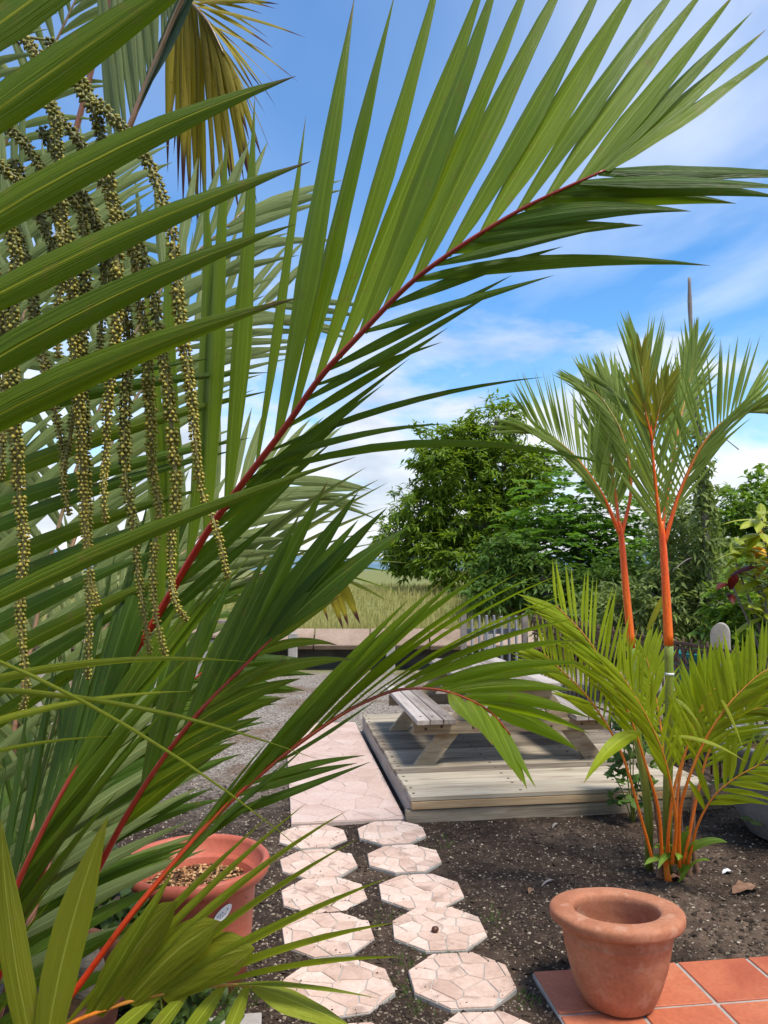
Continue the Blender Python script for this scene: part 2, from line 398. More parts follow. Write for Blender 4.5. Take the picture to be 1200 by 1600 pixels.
M['darkwall'] = mottled('shaded_bay_concrete', [(.3, (.05, .047, .043)), (.7, (.11, .10, .09))], 3, 5, .9, .15, .4, .003, 30)  # shade inside the open bays is put into this dark colour
M['rust'] = mottled('rusty_iron', [(.3, (.055, .032, .024)), (.7, (.15, .075, .045))], 20, 5, .75, .3, .3, .001, 90)
M['teal'] = mottled('teal_plastic', [(.3, (.02, .20, .19)), (.7, (.04, .28, .26))], 4, 3, .5)
M['bark'] = mottled('grey_bark', [(.3, (.10, .085, .07)), (.7, (.24, .21, .18))], 9, 6, .9, .15, .6, .006, 40)
M['deadwood'] = mottled('bleached_dead_wood', [(.3, (.17, .14, .12)), (.7, (.34, .29, .25))], 9, 6, .9, .15, .5, .004, 40)
M['husk'] = mottled('grey_fibrous_bark', [(.3, (.10, .075, .05)), (.7, (.36, .29, .21))], 10, 6, .9, .1, .7, .006, 60, stretch=(1, 1, 5))
M['potmix'] = mottled('potting_mix', [(.25, (.05, .032, .018)), (.6, (.15, .085, .045))], 30, 6, .95, .1, .9, .01, 90)
M['white'] = mottled('white_plastic', [(.3, (.74, .74, .72)), (.7, (.82, .82, .80))], 4, 2, .5)
M['print'] = mottled('grey_print', [(.3, (.30, .31, .33)), (.7, (.36, .37, .39))], 4, 2, .6)
M['pink'] = mottled('pink_petals', [(.3, (.66, .22, .36)), (.7, (.80, .45, .55))], 30, 2, .6)
M['crimson'] = mottled('crimson_bract', [(.3, (.36, .010, .035)), (.7, (.5, .02, .06))], 30, 2, .5)
M['drybrown'] = mottled('dry_brown_leaf', [(.3, (.14, .07, .04)), (.7, (.27, .155, .09))], 25, 4, .8)
M['nut'] = mottled('dark_brown_nut', [(.3, (.055, .022, .014)), (.7, (.12, .05, .03))], 30, 4, .4)

def groundmat():
    m, nt = material('soil_and_gravel')
    pos = nd(nt, 'ShaderNodeNewGeometry', out=0)
    big = noise(nt, pos, .9, 5, .55, .2); mid = noise(nt, pos, 9, 6, .65); fine = noise(nt, pos, 46, 6, .72)
    soil = ramp(nt, mid, [(.3, (.017, .011, .008)), (.55, (.040, .026, .018)), (.75, (.085, .057, .038))])
    warm = ramp(nt, mid, [(.3, (.048, .032, .022)), (.7, (.14, .095, .064))])
    c = mixc(nt, mrange(nt, big, .50, .62), soil, warm)
    coarse = noise(nt, pos, 26, 5, .7)
    gr = ramp(nt, ma(nt, 'ADD', ma(nt, 'MULTIPLY', coarse, .6), ma(nt, 'MULTIPLY_ADD', fine, .5, -.05)), [(.36, (.052, .041, .032)), (.50, (.20, .17, .14)), (.62, (.44, .39, .325))])
    gr = mixc(nt, mrange(nt, noise(nt, pos, 1.3, 4), .52, .66, 0, .8), gr, ramp(nt, fine, [(.35, (.06, .035, .022)), (.65, (.20, .13, .085))]))
    sp = nt.nodes.new('ShaderNodeSeparateXYZ'); nt.links.new(pos, sp.inputs[0])
    # loose grey gravel lies left of and beyond the deck, planting soil in front of it
    gm = ma(nt, 'MAXIMUM', mrange(nt, ma(nt, 'ADD', sp.outputs[1], ma(nt, 'MULTIPLY', mid, .8)), 7.2, 8.2),
            ma(nt, 'MULTIPLY', mrange(nt, ma(nt, 'SUBTRACT', ma(nt, 'MULTIPLY', mid, .9), sp.outputs[0]), .9, 1.5), mrange(nt, sp.outputs[1], 4.8, 6.6)))
    c = mixc(nt, gm, c, gr)
    far = mrange(nt, sp.outputs[1], 11.8, 12.6)
    c = mixc(nt, far, c, ramp(nt, mid, [(.3, (.10, .12, .035)), (.7, (.24, .23, .08))]))
    c = mixc(nt, ma(nt, 'MULTIPLY', mrange(nt, fine, .60, .68), .55), c, (.30, .255, .20))
    h = ma(nt, 'ADD', ma(nt, 'MULTIPLY', fine, .6), mid)
    finish(nt, principled(nt, c, .95, .12, bump=h, strength=.9, dist=.012)); return m
M['ground'] = groundmat()

def pebblemat():
    m, nt = material('mixed_chips')
    rd = nd(nt, 'ShaderNodeAttribute', out=2, attribute_name='rnd')
    c = ramp(nt, rd, [(.0, (.022, .014, .009)), (.40, (.060, .040, .026)), (.62, (.15, .11, .078)), (.85, (.31, .245, .175)), (1, (.48, .40, .30))])
    pos = nd(nt, 'ShaderNodeNewGeometry', out=0)
    c = mixc(nt, .35, c, mixc(nt, noise(nt, pos, 120, 3), (.05, .04, .03), c), 'MIX')
    finish(nt, principled(nt, c, .85, .2)); return m
M['pebble'] = pebblemat()

def hillmat():
    m, nt = material('distant_hill')
    pos = nd(nt, 'ShaderNodeNewGeometry', out=0)
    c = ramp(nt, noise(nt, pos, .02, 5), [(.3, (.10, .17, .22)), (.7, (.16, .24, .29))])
    finish(nt, principled(nt, c, .95, .05)); return m
M['hill'] = hillmat()

# ------------------------------------------------------------------ ground
def bank_h(x, y):
    t = max(0, min(1, (y - 12.75) / 3.2)); t = t * t * (3 - 2 * t)
    return (.56 + .50 * t + .06 * mnoise.noise(Vector((x * .6, y * .6, 2)))) if y > 12.6 else 0
def ground_h(x, y):
    near = max(0, 1 - max(0, abs(x) - 5) / 3) * max(0, min(1, 12 - y))
    return (-.001 + near * (.012 * mnoise.noise(Vector((x * 2.1, y * 2.1, 0))) + .006 * mnoise.noise(Vector((x * 7, y * 7, 3)))))
def build_ground():
    xs = np.unique(np.concatenate([np.linspace(-5, 5, 150), np.linspace(5, 20, 16), -np.linspace(5, 20, 16), [40, 120, 400, 1500, -40, -120, -400, -1500]]))
    ys = np.unique(np.concatenate([np.linspace(-3, 9, 170), np.linspace(9, 14, 20), [20, 40, 120, 400, 1500, -8, -40, -200]]))
    v = [(x, y, ground_h(x, y)) for y in ys for x in xs]; n = len(xs)
    f = [(j * n + i, j * n + i + 1, (j + 1) * n + i + 1, (j + 1) * n + i) for j in range(len(ys) - 1) for i in range(n - 1)]
    mb = MB(); mb.add(v, f); structure(mb.build('ground', M['ground'], origin=(0, 0, 0)))
    xs = np.concatenate([[-600, -200, -60], np.linspace(-25, 30, 70), [70, 200, 600]]); ys = np.concatenate([np.linspace(12.62, 20, 30), [26, 40, 80, 250, 900]])
    v = [(x, y, bank_h(x, y)) for y in ys for x in xs]; n = len(xs)
    f = [(j * n + i, j * n + i + 1, (j + 1) * n + i + 1, (j + 1) * n + i) for j in range(len(ys) - 1) for i in range(n - 1)]
    mb = MB(); mb.add(v, f); structure(mb.build('field', M['ground'], origin=(0, 12.6, 0)))
    v, f = [], []; K = 90
    for i in range(K + 1):
        x = -1400 + 2800 * i / K
        h = 10 + 16 * (1 + mnoise.fractal(Vector((x * .0021, 3.3, 0)), 1, 2, 5))
        for (dy, z) in ((0, -2), (120, h * .55), (300, h), (700, -2)): v.append((x, 900 + dy, z))
    for i in range(K):
        for j in range(3): f.append((i * 4 + j, i * 4 + 4 + j, i * 4 + 5 + j, i * 4 + 1 + j))
    mb = MB(); mb.add(v, f); structure(mb.build('distant_hills', M['hill'], origin=(0, 900, 0)))
build_ground()

# ------------------------------------------------------------------ crazy paving
def clip(poly, p, n):                        # keep the side where (q - p) . n <= 0
    out = []
    for i in range(len(poly)):
        a, b = poly[i], poly[(i + 1) % len(poly)]
        da = (a[0] - p[0]) * n[0] + (a[1] - p[1]) * n[1]; db = (b[0] - p[0]) * n[0] + (b[1] - p[1]) * n[1]
        if da <= 0: out.append(a)
        if da * db < 0:
            t = da / (da - db); out.append((a[0] + (b[0] - a[0]) * t, a[1] + (b[1] - a[1]) * t))
    return out
def cells(poly, n, gap, edge, rr):
    xs = [p[0] for p in poly]; ys = [p[1] for p in poly]; seeds = []; tries = 0
    area = (max(xs) - min(xs)) * (max(ys) - min(ys)); md = .72 * math.sqrt(area / n)
    while len(seeds) < n and tries < 4000:
        tries += 1; q = (rr.uniform(min(xs), max(xs)), rr.uniform(min(ys), max(ys)))
        if all((q[0] - s[0]) ** 2 + (q[1] - s[1]) ** 2 > md * md for s in seeds): seeds.append(q)
        if tries % 300 == 0: md *= .85
    base = poly
    cx, cy = sum(xs) / len(xs), sum(ys) / len(ys)
    for i in range(len(poly)):
        a, b = poly[i], poly[(i + 1) % len(poly)]; nx, ny = b[1] - a[1], a[0] - b[0]; l = math.hypot(nx, ny); nx /= l; ny /= l
        if (cx - a[0]) * nx + (cy - a[1]) * ny > 0: nx, ny = -nx, -ny
        base = clip(base, (a[0] - nx * edge, a[1] - ny * edge), (nx, ny))
    out = []
    for i, s in enumerate(seeds):
        pg = base
        for j, t in enumerate(seeds):
            if i != j and pg:
                dx, dy = t[0] - s[0], t[1] - s[1]; l = math.hypot(dx, dy)
                g = gap * rr.uniform(.6, 1.2)
                pg = clip(pg, ((s[0] + t[0]) / 2 - dx / l * g / 2, (s[1] + t[1]) / 2 - dy / l * g / 2), (dx / l, dy / l))
        if len(pg) >= 3:
            A = abs(sum(pg[k][0] * pg[(k + 1) % len(pg)][1] - pg[(k + 1) % len(pg)][0] * pg[k][1] for k in range(len(pg)))) / 2
            if A > area * .002: out.append(pg)
    return out
def prism(name, poly, z0, z1, mat, parent, bev=.0022):
    poly = [Vector((p[0], p[1], 0)) for p in poly]
    ar = sum(poly[i].x * poly[(i + 1) % len(poly)].y - poly[(i + 1) % len(poly)].x * poly[i].y for i in range(len(poly)))
    if ar < 0: poly.reverse()
    c = sum(poly, Vector()) / len(poly); n = len(poly); v = []
    for p in poly: v.append((p.x, p.y, z0))
    for p in poly: v.append((p.x, p.y, z1 - bev))
    for p in poly:
        d = c - p; q = p + d.normalized() * min(bev * 1.3, d.length * .3); v.append((q.x, q.y, z1))
    f = [tuple(range(n))[::-1], tuple(2 * n + i for i in range(n))]
    for L in (0, n):
        f += [(L + i, L + (i + 1) % n, L + n + (i + 1) % n, L + n + i) for i in range(n)]
    mb = MB(); mb.add(v, f); return mb.build(name, mat, parent, origin=(c.x, c.y, z0), smooth=False)

KEEP = []                                    # footprints that loose chips stay out of
def octagon(c, rad, rot):
    return [(c.x + rad * math.cos(rot + k * math.pi / 4), c.y + rad * math.sin(rot + k * math.pi / 4)) for k in range(8)]
row_words = ['nearest the pink slab', 'second from the pink slab', 'third from the pink slab', 'fourth from the pink slab', 'fifth from the pink slab', 'sixth from the pink slab']
left_px = [(489, 1309), (497, 1351), (506, 1400), (512, 1462), (528, 1545), None]
right_px = [(611, 1304), (631, 1345), (657, 1394), (686, 1455), (721, 1534), None]
pr = random.Random(3)
for side, px in (('left', left_px), ('right', right_px)):
    pts = [G(*q) if q else None for q in px]
    pts[-1] = pts[-2] + (pts[-2] - pts[-3]) * 1.02
    for i, c in enumerate(pts):
        rad = .214 * pr.uniform(.98, 1.03); rot = GA + math.pi / 8 + R(pr.uniform(-5, 5)); lift = pr.uniform(-.005, .004)
        lab = ('octagonal pink stepping stone, %s row, %s' % (side, row_words[i]))
        if side == 'right' and i == 3: lab = 'octagonal pink stepping stone with a small brown nut lying on it'
        t = thing('stepping_stone', lab, 'stepping stone', (c.x, c.y, 0), 'octagonal stepping stones in two rows')
        poly = octagon(c, rad, rot); KEEP.append(octagon(c, rad * 1.0, rot))
        poly = [(p_[0] + pr.gauss(0, .003), p_[1] + pr.gauss(0, .003)) for p_ in poly]
        prism('mortar_bed', poly, -.03, .0105 + lift, M['grout'], t, .004)
        for pg in cells(poly, pr.randint(17, 26), .0052, .0015, pr): prism('paving_piece', pg, .004, .0135 + lift + pr.uniform(0, .0015), M['stone'], t)

# ------------------------------------------------------------------ pink slab beside the deck
A0, A1 = G(460, 1285), G(636, 1285)
wS = (A1 - A0).length
sl0 = A1 - GX * .73 + GY * .01; sl1 = A1 - GX * .012 + GY * .01
slab = [sl0, sl1, sl1 + GY * 3.1, sl0 + GY * 3.1]; slab2 = [(p.x, p.y) for p in slab]; KEEP.append(slab2)
path = structure(thing('path', '', '', (sl0.x, sl0.y, 0)))
for k in ('label', 'category'): del path[k]
prism('mortar_bed', slab2, -.04, .024, M['pinkgrout'], path, .004)
for pg in cells(slab2, 110, .004, .003, pr): prism('paving_piece', pg, .015, .0275 + pr.uniform(0, .001), M['slabstone'], path, .001)

# ------------------------------------------------------------------ deck
DZ = .165
dk0 = G(642, 1287); dk0.z = 0                # front left foot of the deck
DW, DD = 2.05, 2.80
def dp(a, b, z): return dk0 + GX * a + GY * b + GZ * z
KEEP.append([(p.x, p.y) for p in (dp(0, 0, 0), dp(DW, 0, 0), dp(DW, DD, 0), dp(0, DD, 0))])
deck = thing('wooden_deck', 'low weathered wooden deck carrying the picnic table', 'deck', dp(DW / 2, 0, 0))
nb = 20; bw = DD / nb
for i in range(nb):
    block('plank', deck, dp(DW / 2 + rng.uniform(-.006, .006), bw * (i + .5), DZ - .016 + rng.uniform(-.0012, .0012)), (DW, bw - .007, .032), M['deck'], b=.004)
block('front_beam', deck, dp(DW / 2, .020, DZ - .032 - .026), (DW - .01, .035, .050), M['fascia'])
block('base_beam', deck, dp(DW / 2 + .02, .034, (DZ - .086) / 2 - .012), (DW + .10, .05, DZ - .086 + .022), M['deck'])
block('side_beam', deck, dp(.022, DD / 2, DZ - .032 - .062), (DD - .06, .04, .122), M['bench'], rot=Matrix((GY, -GX, GZ)).transposed())
block('side_beam', deck, dp(DW - .022, DD / 2, DZ - .032 - .062), (DD - .06, .04, .122), M['bench'], rot=Matrix((GY, -GX, GZ)).transposed())
block('back_beam', deck, dp(DW / 2, DD - .02, DZ - .032 - .062), (DW - .1, .035, .122), M['bench'])

# ------------------------------------------------------------------ picnic table with benches on A frames
TZ = DZ
def tp(a, b, z): return dp(a, b, TZ + z)
table = thing('picnic_table', 'grey weathered picnic table with attached benches on the deck', 'picnic table', tp(.9, 1.4, 0))
RL = Matrix((GY, -GX, GZ)).transposed()      # length along the garden's depth
t0, t1 = .62, 2.28
SH, TH = .355, .60
xL, xT, xR = .30, .90, 1.50
for i in range(5): block('table_plank', table, tp(xT + (i - 2) * .138, (t0 + t1) / 2 + rng.uniform(-.006, .006), TH - .019), (t1 - t0, .132, .038), M['bench'], RL)
for xc in (xL, xR):
    for i in range(3): block('seat_plank', table, tp(xc + (i - 1) * .098, (t0 + t1) / 2 + rng.uniform(-.006, .006), SH - .019), (t1 - t0, .092, .038), M['bench'], RL)
for b in (t0 + .13, t1 - .30):
    block('seat_beam', table, tp(xT, b, SH - .038 - .046), (xR - xL + .30, .042, .09), M['beam'])
    block('table_beam', table, tp(xT, b + .001, TH - .038 - .041), (.62, .042, .08), M['beam'])
    for s in (-1, 1):
        foot = tp(xT + s * .66, b + .045, 0); head = tp(xT + s * .20, b + .045, TH - .04)
        dv = (head - foot); ax = dv.normalized(); n2 = GY.cross(ax).normalized(); L = dv.length
        # leg cut level at the deck and under the top
        hw = .058 / abs(n2.dot(GX) if abs(n2.dot(GX)) > .2 else 1); v = []
        for e, q in ((0, foot), (1, head)):
            for sg in (-1, 1):
                for dep in (-.021, .021): v.append(tuple(q + GX * sg * hw * 1.05 + GY * dep))
        f = [(0, 1, 3, 2), (4, 6, 7, 5), (0, 2, 6, 4), (1, 5, 7, 3), (0, 4, 5, 1), (2, 3, 7, 6)]
        mb = MB(); mb.add(v, f); mb.build('leg', M['beam'], table, smooth=False, origin=tuple(foot))
block('brace', table, tp(xT, (t0 + t1) / 2, TH - .125), (t1 - t0 - .55, .04, .07), M['beam'], RL)

bolt = MB(); lathe(bolt, (0, 0, 0), [(.011, -.004), (.011, .002), (.008, .004), (0, .0042)], 8); bolt_me = bolt.mesh('bolt'); 
def add_bolt(parent, p, rot): place('bolt', bolt_me, M['rust'], parent, p, rot)
FACE = Matrix.Rotation(math.pi / 2, 3, 'X')
for a_ in (xL - .06, xL + .06, xR - .06, xR + .06, xT - .30, xT + .30): add_bolt(table, tp(a_, t0 + .13 - .0215, SH - .082 + rng.uniform(-.01, .01)), FACE)
for xc in (xL, xR):
    for i in range(3):
        for b_ in (t0 + .13, t1 - .30): add_bolt(table, tp(xc + (i - 1) * .098 + rng.uniform(-.012, .012), b_, SH - .0005), Matrix.Identity(3))
for i in range(nb):
    for a_ in (.035, DW * .36, DW * .70, DW - .035): add_bolt(deck, dp(a_ + rng.uniform(-.006, .006), bw * (i + .5) + rng.uniform(-.02, .02), DZ - .0012), Matrix.Identity(3))

# ------------------------------------------------------------------ tiled floor lower right
tz = .016
tc0 = G(830, 1517, tz); tc0.z = 0
TS = .302; TA = R(7.2); TX = Vector((math.cos(TA), math.sin(TA), 0)); TY = Vector((-math.sin(TA), math.cos(TA), 0)); TROT = Matrix((TX, TY, GZ)).transposed()
NXT, NYT = 6, 6
KEEP.append([(p.x, p.y) for p in (tc0, tc0 + TX * TS * NXT, tc0 + TX * TS * NXT - TY * TS * NYT, tc0 - TY * TS * NYT)])
patio = thing('patio', '', '', tuple(tc0))
for k in ('label', 'category'): del patio[k]
structure(patio)
cM = tc0 + TX * TS * NXT / 2 - TY * TS * NYT / 2
block('mortar_bed', patio, (cM.x, cM.y, tz / 2 - .023), (TS * NXT - .006, TS * NYT - .006, tz + .034), M['tilegrout'], TROT)
for i in range(NXT):
    for j in range(NYT):
        c = tc0 + TX * TS * (i + .5) - TY * TS * (j + .5)
        block('tile', patio, (c.x, c.y, tz - .006 + rng.uniform(-.0008, .0008)), (TS - .016, TS - .016, .012), M['tile'], TROT, b=.0025)

# ------------------------------------------------------------------ pots
pc = G(966, 1563, tz)
pot = thing('clay_pot', 'empty wide-rimmed terracotta pot standing on the orange tiles', 'pot', (pc.x, pc.y, tz))
mb = MB(); H = .335
lathe(mb, (pc.x, pc.y, tz), [(0, .001), (.085, .001), (.118, .002), (.131, .012), (.154, .06), (.176, .13), (.190, .19), (.1955, .232), (.198, .236), (.199, .243), (.1965, .248), (.199, .262), (.199, .276), (.196, .288)], 56, .012)
lean(mb, (pc.x, pc.y, tz), H, .085); mb.build('body', M['terracotta'], pot, origin=(pc.x, pc.y, tz))
mb = MB()
lathe(mb, (pc.x, pc.y, tz), [(.190, .284), (.218, .287), (.234, .290), (.2405, .295), (.2425, .301), (.2435, .316), (.2415, .324), (.235, .330), (.222, .3335), (.195, .3345), (.172, .333), (.1605, .329), (.1545, .321), (.153, .30), (.160, .26), (.158, .20), (.140, .10), (.112, .025), (.0, .022)], 56, .014)
lean(mb, (pc.x, pc.y, tz), H, .085); mb.build('rim', M['terracotta'], pot, origin=(pc.x, pc.y, tz))

qc = W(306, 1340, 3.12); qz = qc.z; q0 = Vector((qc.x, qc.y, 0))
planter = thing('plastic_planter', 'round red-brown plastic planter with brown mix and a white oval sticker', 'planter', tuple(q0))
mb = MB()
lathe(mb, q0, [(0, .001), (.185, .001), (.20, .008), (.222, .20), (.235, qz - .085), (.245, qz - .075), (.268, qz - .068), (.285, qz - .050), (.291, qz - .028), (.287, qz - .010), (.277, qz), (.266, qz - .004), (.259, qz - .018), (.252, qz - .075), (.234, qz - .078), (.230, qz - .083), (.224, qz - .16), (.21, qz - .2)], 60)
mb.build('shell', M['plastic'], planter, origin=tuple(q0))
mb = MB(); gr_ = 26; v = []; f = []
for j in range(9):
    for k in range(gr_):
        a = 2 * math.pi * k / gr_; r_ = .226 * j / 8
        x, y = q0.x + r_ * math.cos(a), q0.y + r_ * math.sin(a)
        v.append((x, y, qz - .118 + .012 * mnoise.noise(Vector((x * 14, y * 14, 5)))))
f = [(j * gr_ + k, j * gr_ + (k + 1) % gr_, (j + 1) * gr_ + (k + 1) % gr_, (j + 1) * gr_ + k) for j in range(8) for k in range(gr_)]
mb.add(v, f); mb.build('potting_mix', M['potmix'], planter, origin=(q0.x, q0.y, qz - .118))

OCT = np.array([(1, 0, 0), (-1, 0, 0), (0, 1, 0), (0, -1, 0), (0, 0, 1), (0, 0, -1)], float)
OCF = np.array([(0, 2, 4), (2, 1, 4), (1, 3, 4), (3, 0, 4), (2, 0, 5), (1, 2, 5), (3, 1, 5), (0, 3, 5)])
def chips(name, pts, smin, smax, mat, parent=None, flat=.55, bias=None, rnd=None):
    n = len(pts); P = np.array(pts); S = (smin if smin is smax else nrng.uniform(smin, smax, (n, 1, 1))) * nrng.uniform(.55, 1.25, (n, 1, 3)); S[:, :, 2] *= flat
    V = OCT[None] * S + nrng.normal(0, .12, (n, 6, 3)) * S
    a = nrng.uniform(0, 6.28, n); ca, sa = np.cos(a), np.sin(a); tilt = nrng.normal(0, .35, n); ct, st = np.cos(tilt), np.sin(tilt)
    x, y, z = V[..., 0], V[..., 1], V[..., 2]
    y, z = y * ct[:, None] - z * st[:, None], y * st[:, None] + z * ct[:, None]
    x, y = x * ca[:, None] - y * sa[:, None], x * sa[:, None] + y * ca[:, None]
    V = np.stack([x, y, z], -1) + P[:, None, :]
    Fc = (OCF[None] + (np.arange(n) * 6)[:, None, None]).reshape(-1, 3)
    r = np.repeat(nrng.random(n) if rnd is None else rnd, 6)
    mb = MB(); mb.v.append(V.reshape(-1, 3)); mb.f = [tuple(q) for q in Fc.tolist()]; mb.uv.append(np.zeros((n * 6, 2))); mb.r.append(r); mb.n = n * 6
    return mb.build(name, mat, parent, origin=tuple(P[0]), smooth=False)
pts = []
for i in range(900):
    a = nrng.uniform(0, 6.283); r_ = .222 * math.sqrt(nrng.random())
    pts.append((q0.x + r_ * math.cos(a), q0.y + r_ * math.sin(a), qz - .112 + nrng.uniform(-.006, .008)))
def chipmat():
    m, nt = material('coconut_chips')
    rd = nd(nt, 'ShaderNodeAttribute', out=2, attribute_name='rnd')
    c = ramp(nt, rd, [(.0, (.05, .028, .014)), (.45, (.25, .12, .05)), (.8, (.42, .23, .10)), (1, (.55, .38, .20))])
    finish(nt, principled(nt, c, .85, .15)); return m
M['chip'] = chipmat()
stuff(chips('bark_chips', pts, .004, .014, M['chip'], planter, .5))
# sticker on the planter's right flank
mb = MB(); sa = math.atan2(-.62, .50); v = []; f = []
def onshell(da, z, out): r_ = .2225 + (z - .20) / (qz - .285) * .013 + out; return (q0.x + r_ * math.cos(sa + da), q0.y + r_ * math.sin(sa + da), z)
zs = qz - .135
v = [onshell(0, zs, .003)] + [onshell(.155 * math.cos(k * math.pi / 12), zs + .024 * math.sin(k * math.pi / 12) + .018 * math.cos(k * math.pi / 12), .003) for k in range(24)]
f = [(0, 1 + k, 1 + (k + 1) % 24) for k in range(24)]
mb.add(v, f); sticker = mb.build('sticker', M['white'], planter)
mb = MB()
for k, da in enumerate((-.085, -.045, -.005, .035, .075)):
    for zz in (.004, -.006):
        a = [onshell(da + e, zs + zz + h + (da + e) * .116, .0045) for e, h in ((-.014, -.003), (.014, -.003), (.014, .003), (-.014, .003))]
        if (k + (zz > 0)) % 4: mb.add(a, [(0, 1, 2, 3)])
mb.build('print', M['print'], sticker, smooth=False)

oc = Vector((-1.08, 2.30, 0)); oz = .43
oldpot = thing('clay_planter', 'dull brown clay planter with grey bark, at the lower left edge behind the palm', 'planter', tuple(oc))
mb = MB(); lathe(mb, oc, [(0, .001), (.24, .001), (.27, .10), (.31, oz - .07), (.335, oz - .06), (.345, oz - .02), (.338, oz), (.318, oz - .002), (.308, oz - .03), (.295, oz - .14)], 48, .01)
mb.build('body', M['oldpot'], oldpot, origin=tuple(oc))
mb = MB(); v = []; f = []
for j in range(8):
    for k in range(24):
        a = 2 * math.pi * k / 24; r_ = .302 * j / 7; x, y = oc.x + r_ * math.cos(a), oc.y + r_ * math.sin(a)
        v.append((x, y, oz - .08 + .03 * mnoise.noise(Vector((x * 9, y * 9, 1)))))
f = [(j * 24 + k, j * 24 + (k + 1) % 24, (j + 1) * 24 + (k + 1) % 24, (j + 1) * 24 + k) for j in range(7) for k in range(24)]
mb.add(v, f); mb.build('soil', M['potmix'], oldpot, origin=(oc.x, oc.y, oz - .08))
for (a, r_, h, rad) in ((.35, .22, .13, .055), (-.3, .15, .10, .05), (1.2, .14, .16, .05), (2.6, .15, .10, .06), (-1.4, .20, .07, .06)):
    c = Vector((oc.x + r_ * math.cos(a), oc.y + r_ * math.sin(a), oz - .10)); mb = MB()
    top = c + Vector((rng.uniform(-.03, .03), rng.uniform(-.03, .03), h))
    tube(mb, crom([c, c.lerp(top, .5) + Vector((.008, .01, 0)), top], 7), lambda t: rad * (1 - .25 * t), 12); mb.build('bark_chunk', M['husk'], oldpot)

gc = W(1238, 1155, 4.75); gz = gc.z; g0 = Vector((gc.x, gc.y, 0))
greypot = thing('cement_planter', 'large grey cement planter at the right edge beside the deck', 'planter', tuple(g0))
mb = MB(); lathe(mb, g0, [(0, .001), (.22, .001), (.26, .02), (.36, .20), (.42, gz - .08), (.435, gz - .06), (.455, gz - .05), (.46, gz - .01), (.452, gz), (.425, gz - .002), (.415, gz - .04), (.40, gz - .12)], 52, .006)
mb.build('body', M['greypot'], greypot, origin=tuple(g0))
mb = MB(); lathe(mb, g0, [(.405, gz - .06), (.25, gz - .05), (.0, gz - .045)], 28, .05); mb.build('soil', M['potmix'], greypot, origin=(g0.x, g0.y, gz - .05))

# concrete pad by the lower left edge
k0, k1 = G(225, 1597, .03), G(400, 1583, .03)
kd = (k1 - k0).normalized(); kn = Vector((-kd.y, kd.x, 0))
kerb = [k0 - kd * .9, k1 + kd * .02, k1 + kd * .02 - kn * .5, k0 - kd * .9 - kn * .5]
structure(prism('paving_slab', [(p.x, p.y) for p in kerb], -.03, .032, M['concrete'], None, .004)); KEEP.append([(p.x, p.y) for p in kerb])

def inside(p, poly):
    c = False; n = len(poly); j = n - 1
    for i in range(n):
        if (poly[i][1] > p[1]) != (poly[j][1] > p[1]) and p[0] < (poly[j][0] - poly[i][0]) * (p[1] - poly[i][1]) / (poly[j][1] - poly[i][1]) + poly[i][0]: c = not c
        j = i
    return c
for c, r_ in ((q0, .2), (oc, .25), (g0, .25)): KEEP.append([(c.x + r_ * math.cos(k * .785), c.y + r_ * math.sin(k * .785)) for k in range(8)])
KB = [(min(p[0] for p in k), max(p[0] for p in k), min(p[1] for p in k), max(p[1] for p in k), k) for k in KEEP]
def free(x, y): return not any(a < x < b and c < y < d and inside((x, y), k) for a, b, c, d, k in KB)
pts = []; cols_ = []
while len(pts) < 74000:
    d = 1.9 + 8.5 * rng.random() ** 1.9; x = rng.uniform(-.56, .56) * d * 1.15
    if not free(x, d): continue
    gravel = (x < -.35 and d > 3.0) or d > 7.6
    dens = .55 + .9 * mnoise.noise(Vector((x * 1.7, d * 1.7, 4)))
    if x > .2 and d < 7.6 and rng.random() > .80 + dens * .3: continue
    pts.append((x, d, ground_h(x, d) + .001))
    cols_.append(min(1, max(0, rng.gauss(.66, .22) if gravel else rng.gauss(.50, .24))))
for i in range(5200):
    d = 2.2 + 3.6 * rng.random() ** 1.4; x = rng.uniform(-.42, .56) * d * 1.1
    if free(x, d): pts.append((x, d, ground_h(x, d) + .002)); cols_.append(rng.uniform(.0, .34))
for i in range(260):
    k = rng.choice(KEEP[:12]); c_ = (sum(p[0] for p in k) / 8, sum(p[1] for p in k) / 8); an = rng.uniform(0, 6.28); q = rng.uniform(.13, .205)
    pts.append((c_[0] + q * math.cos(an), c_[1] + q * math.sin(an), .0155)); cols_.append(rng.uniform(.1, .8))
SZ = np.concatenate([nrng.uniform(.0025, .0100, 74000), nrng.uniform(.006, .022, len(pts) - 74260), nrng.uniform(.0015, .005, 260)])[:, None, None]
stuff(tag(chips('gravel', pts, SZ, SZ, M['pebble'], None, .55, rnd=np.array(cols_)), 'loose gravel and pale chips strewn over the dark soil', 'gravel'))

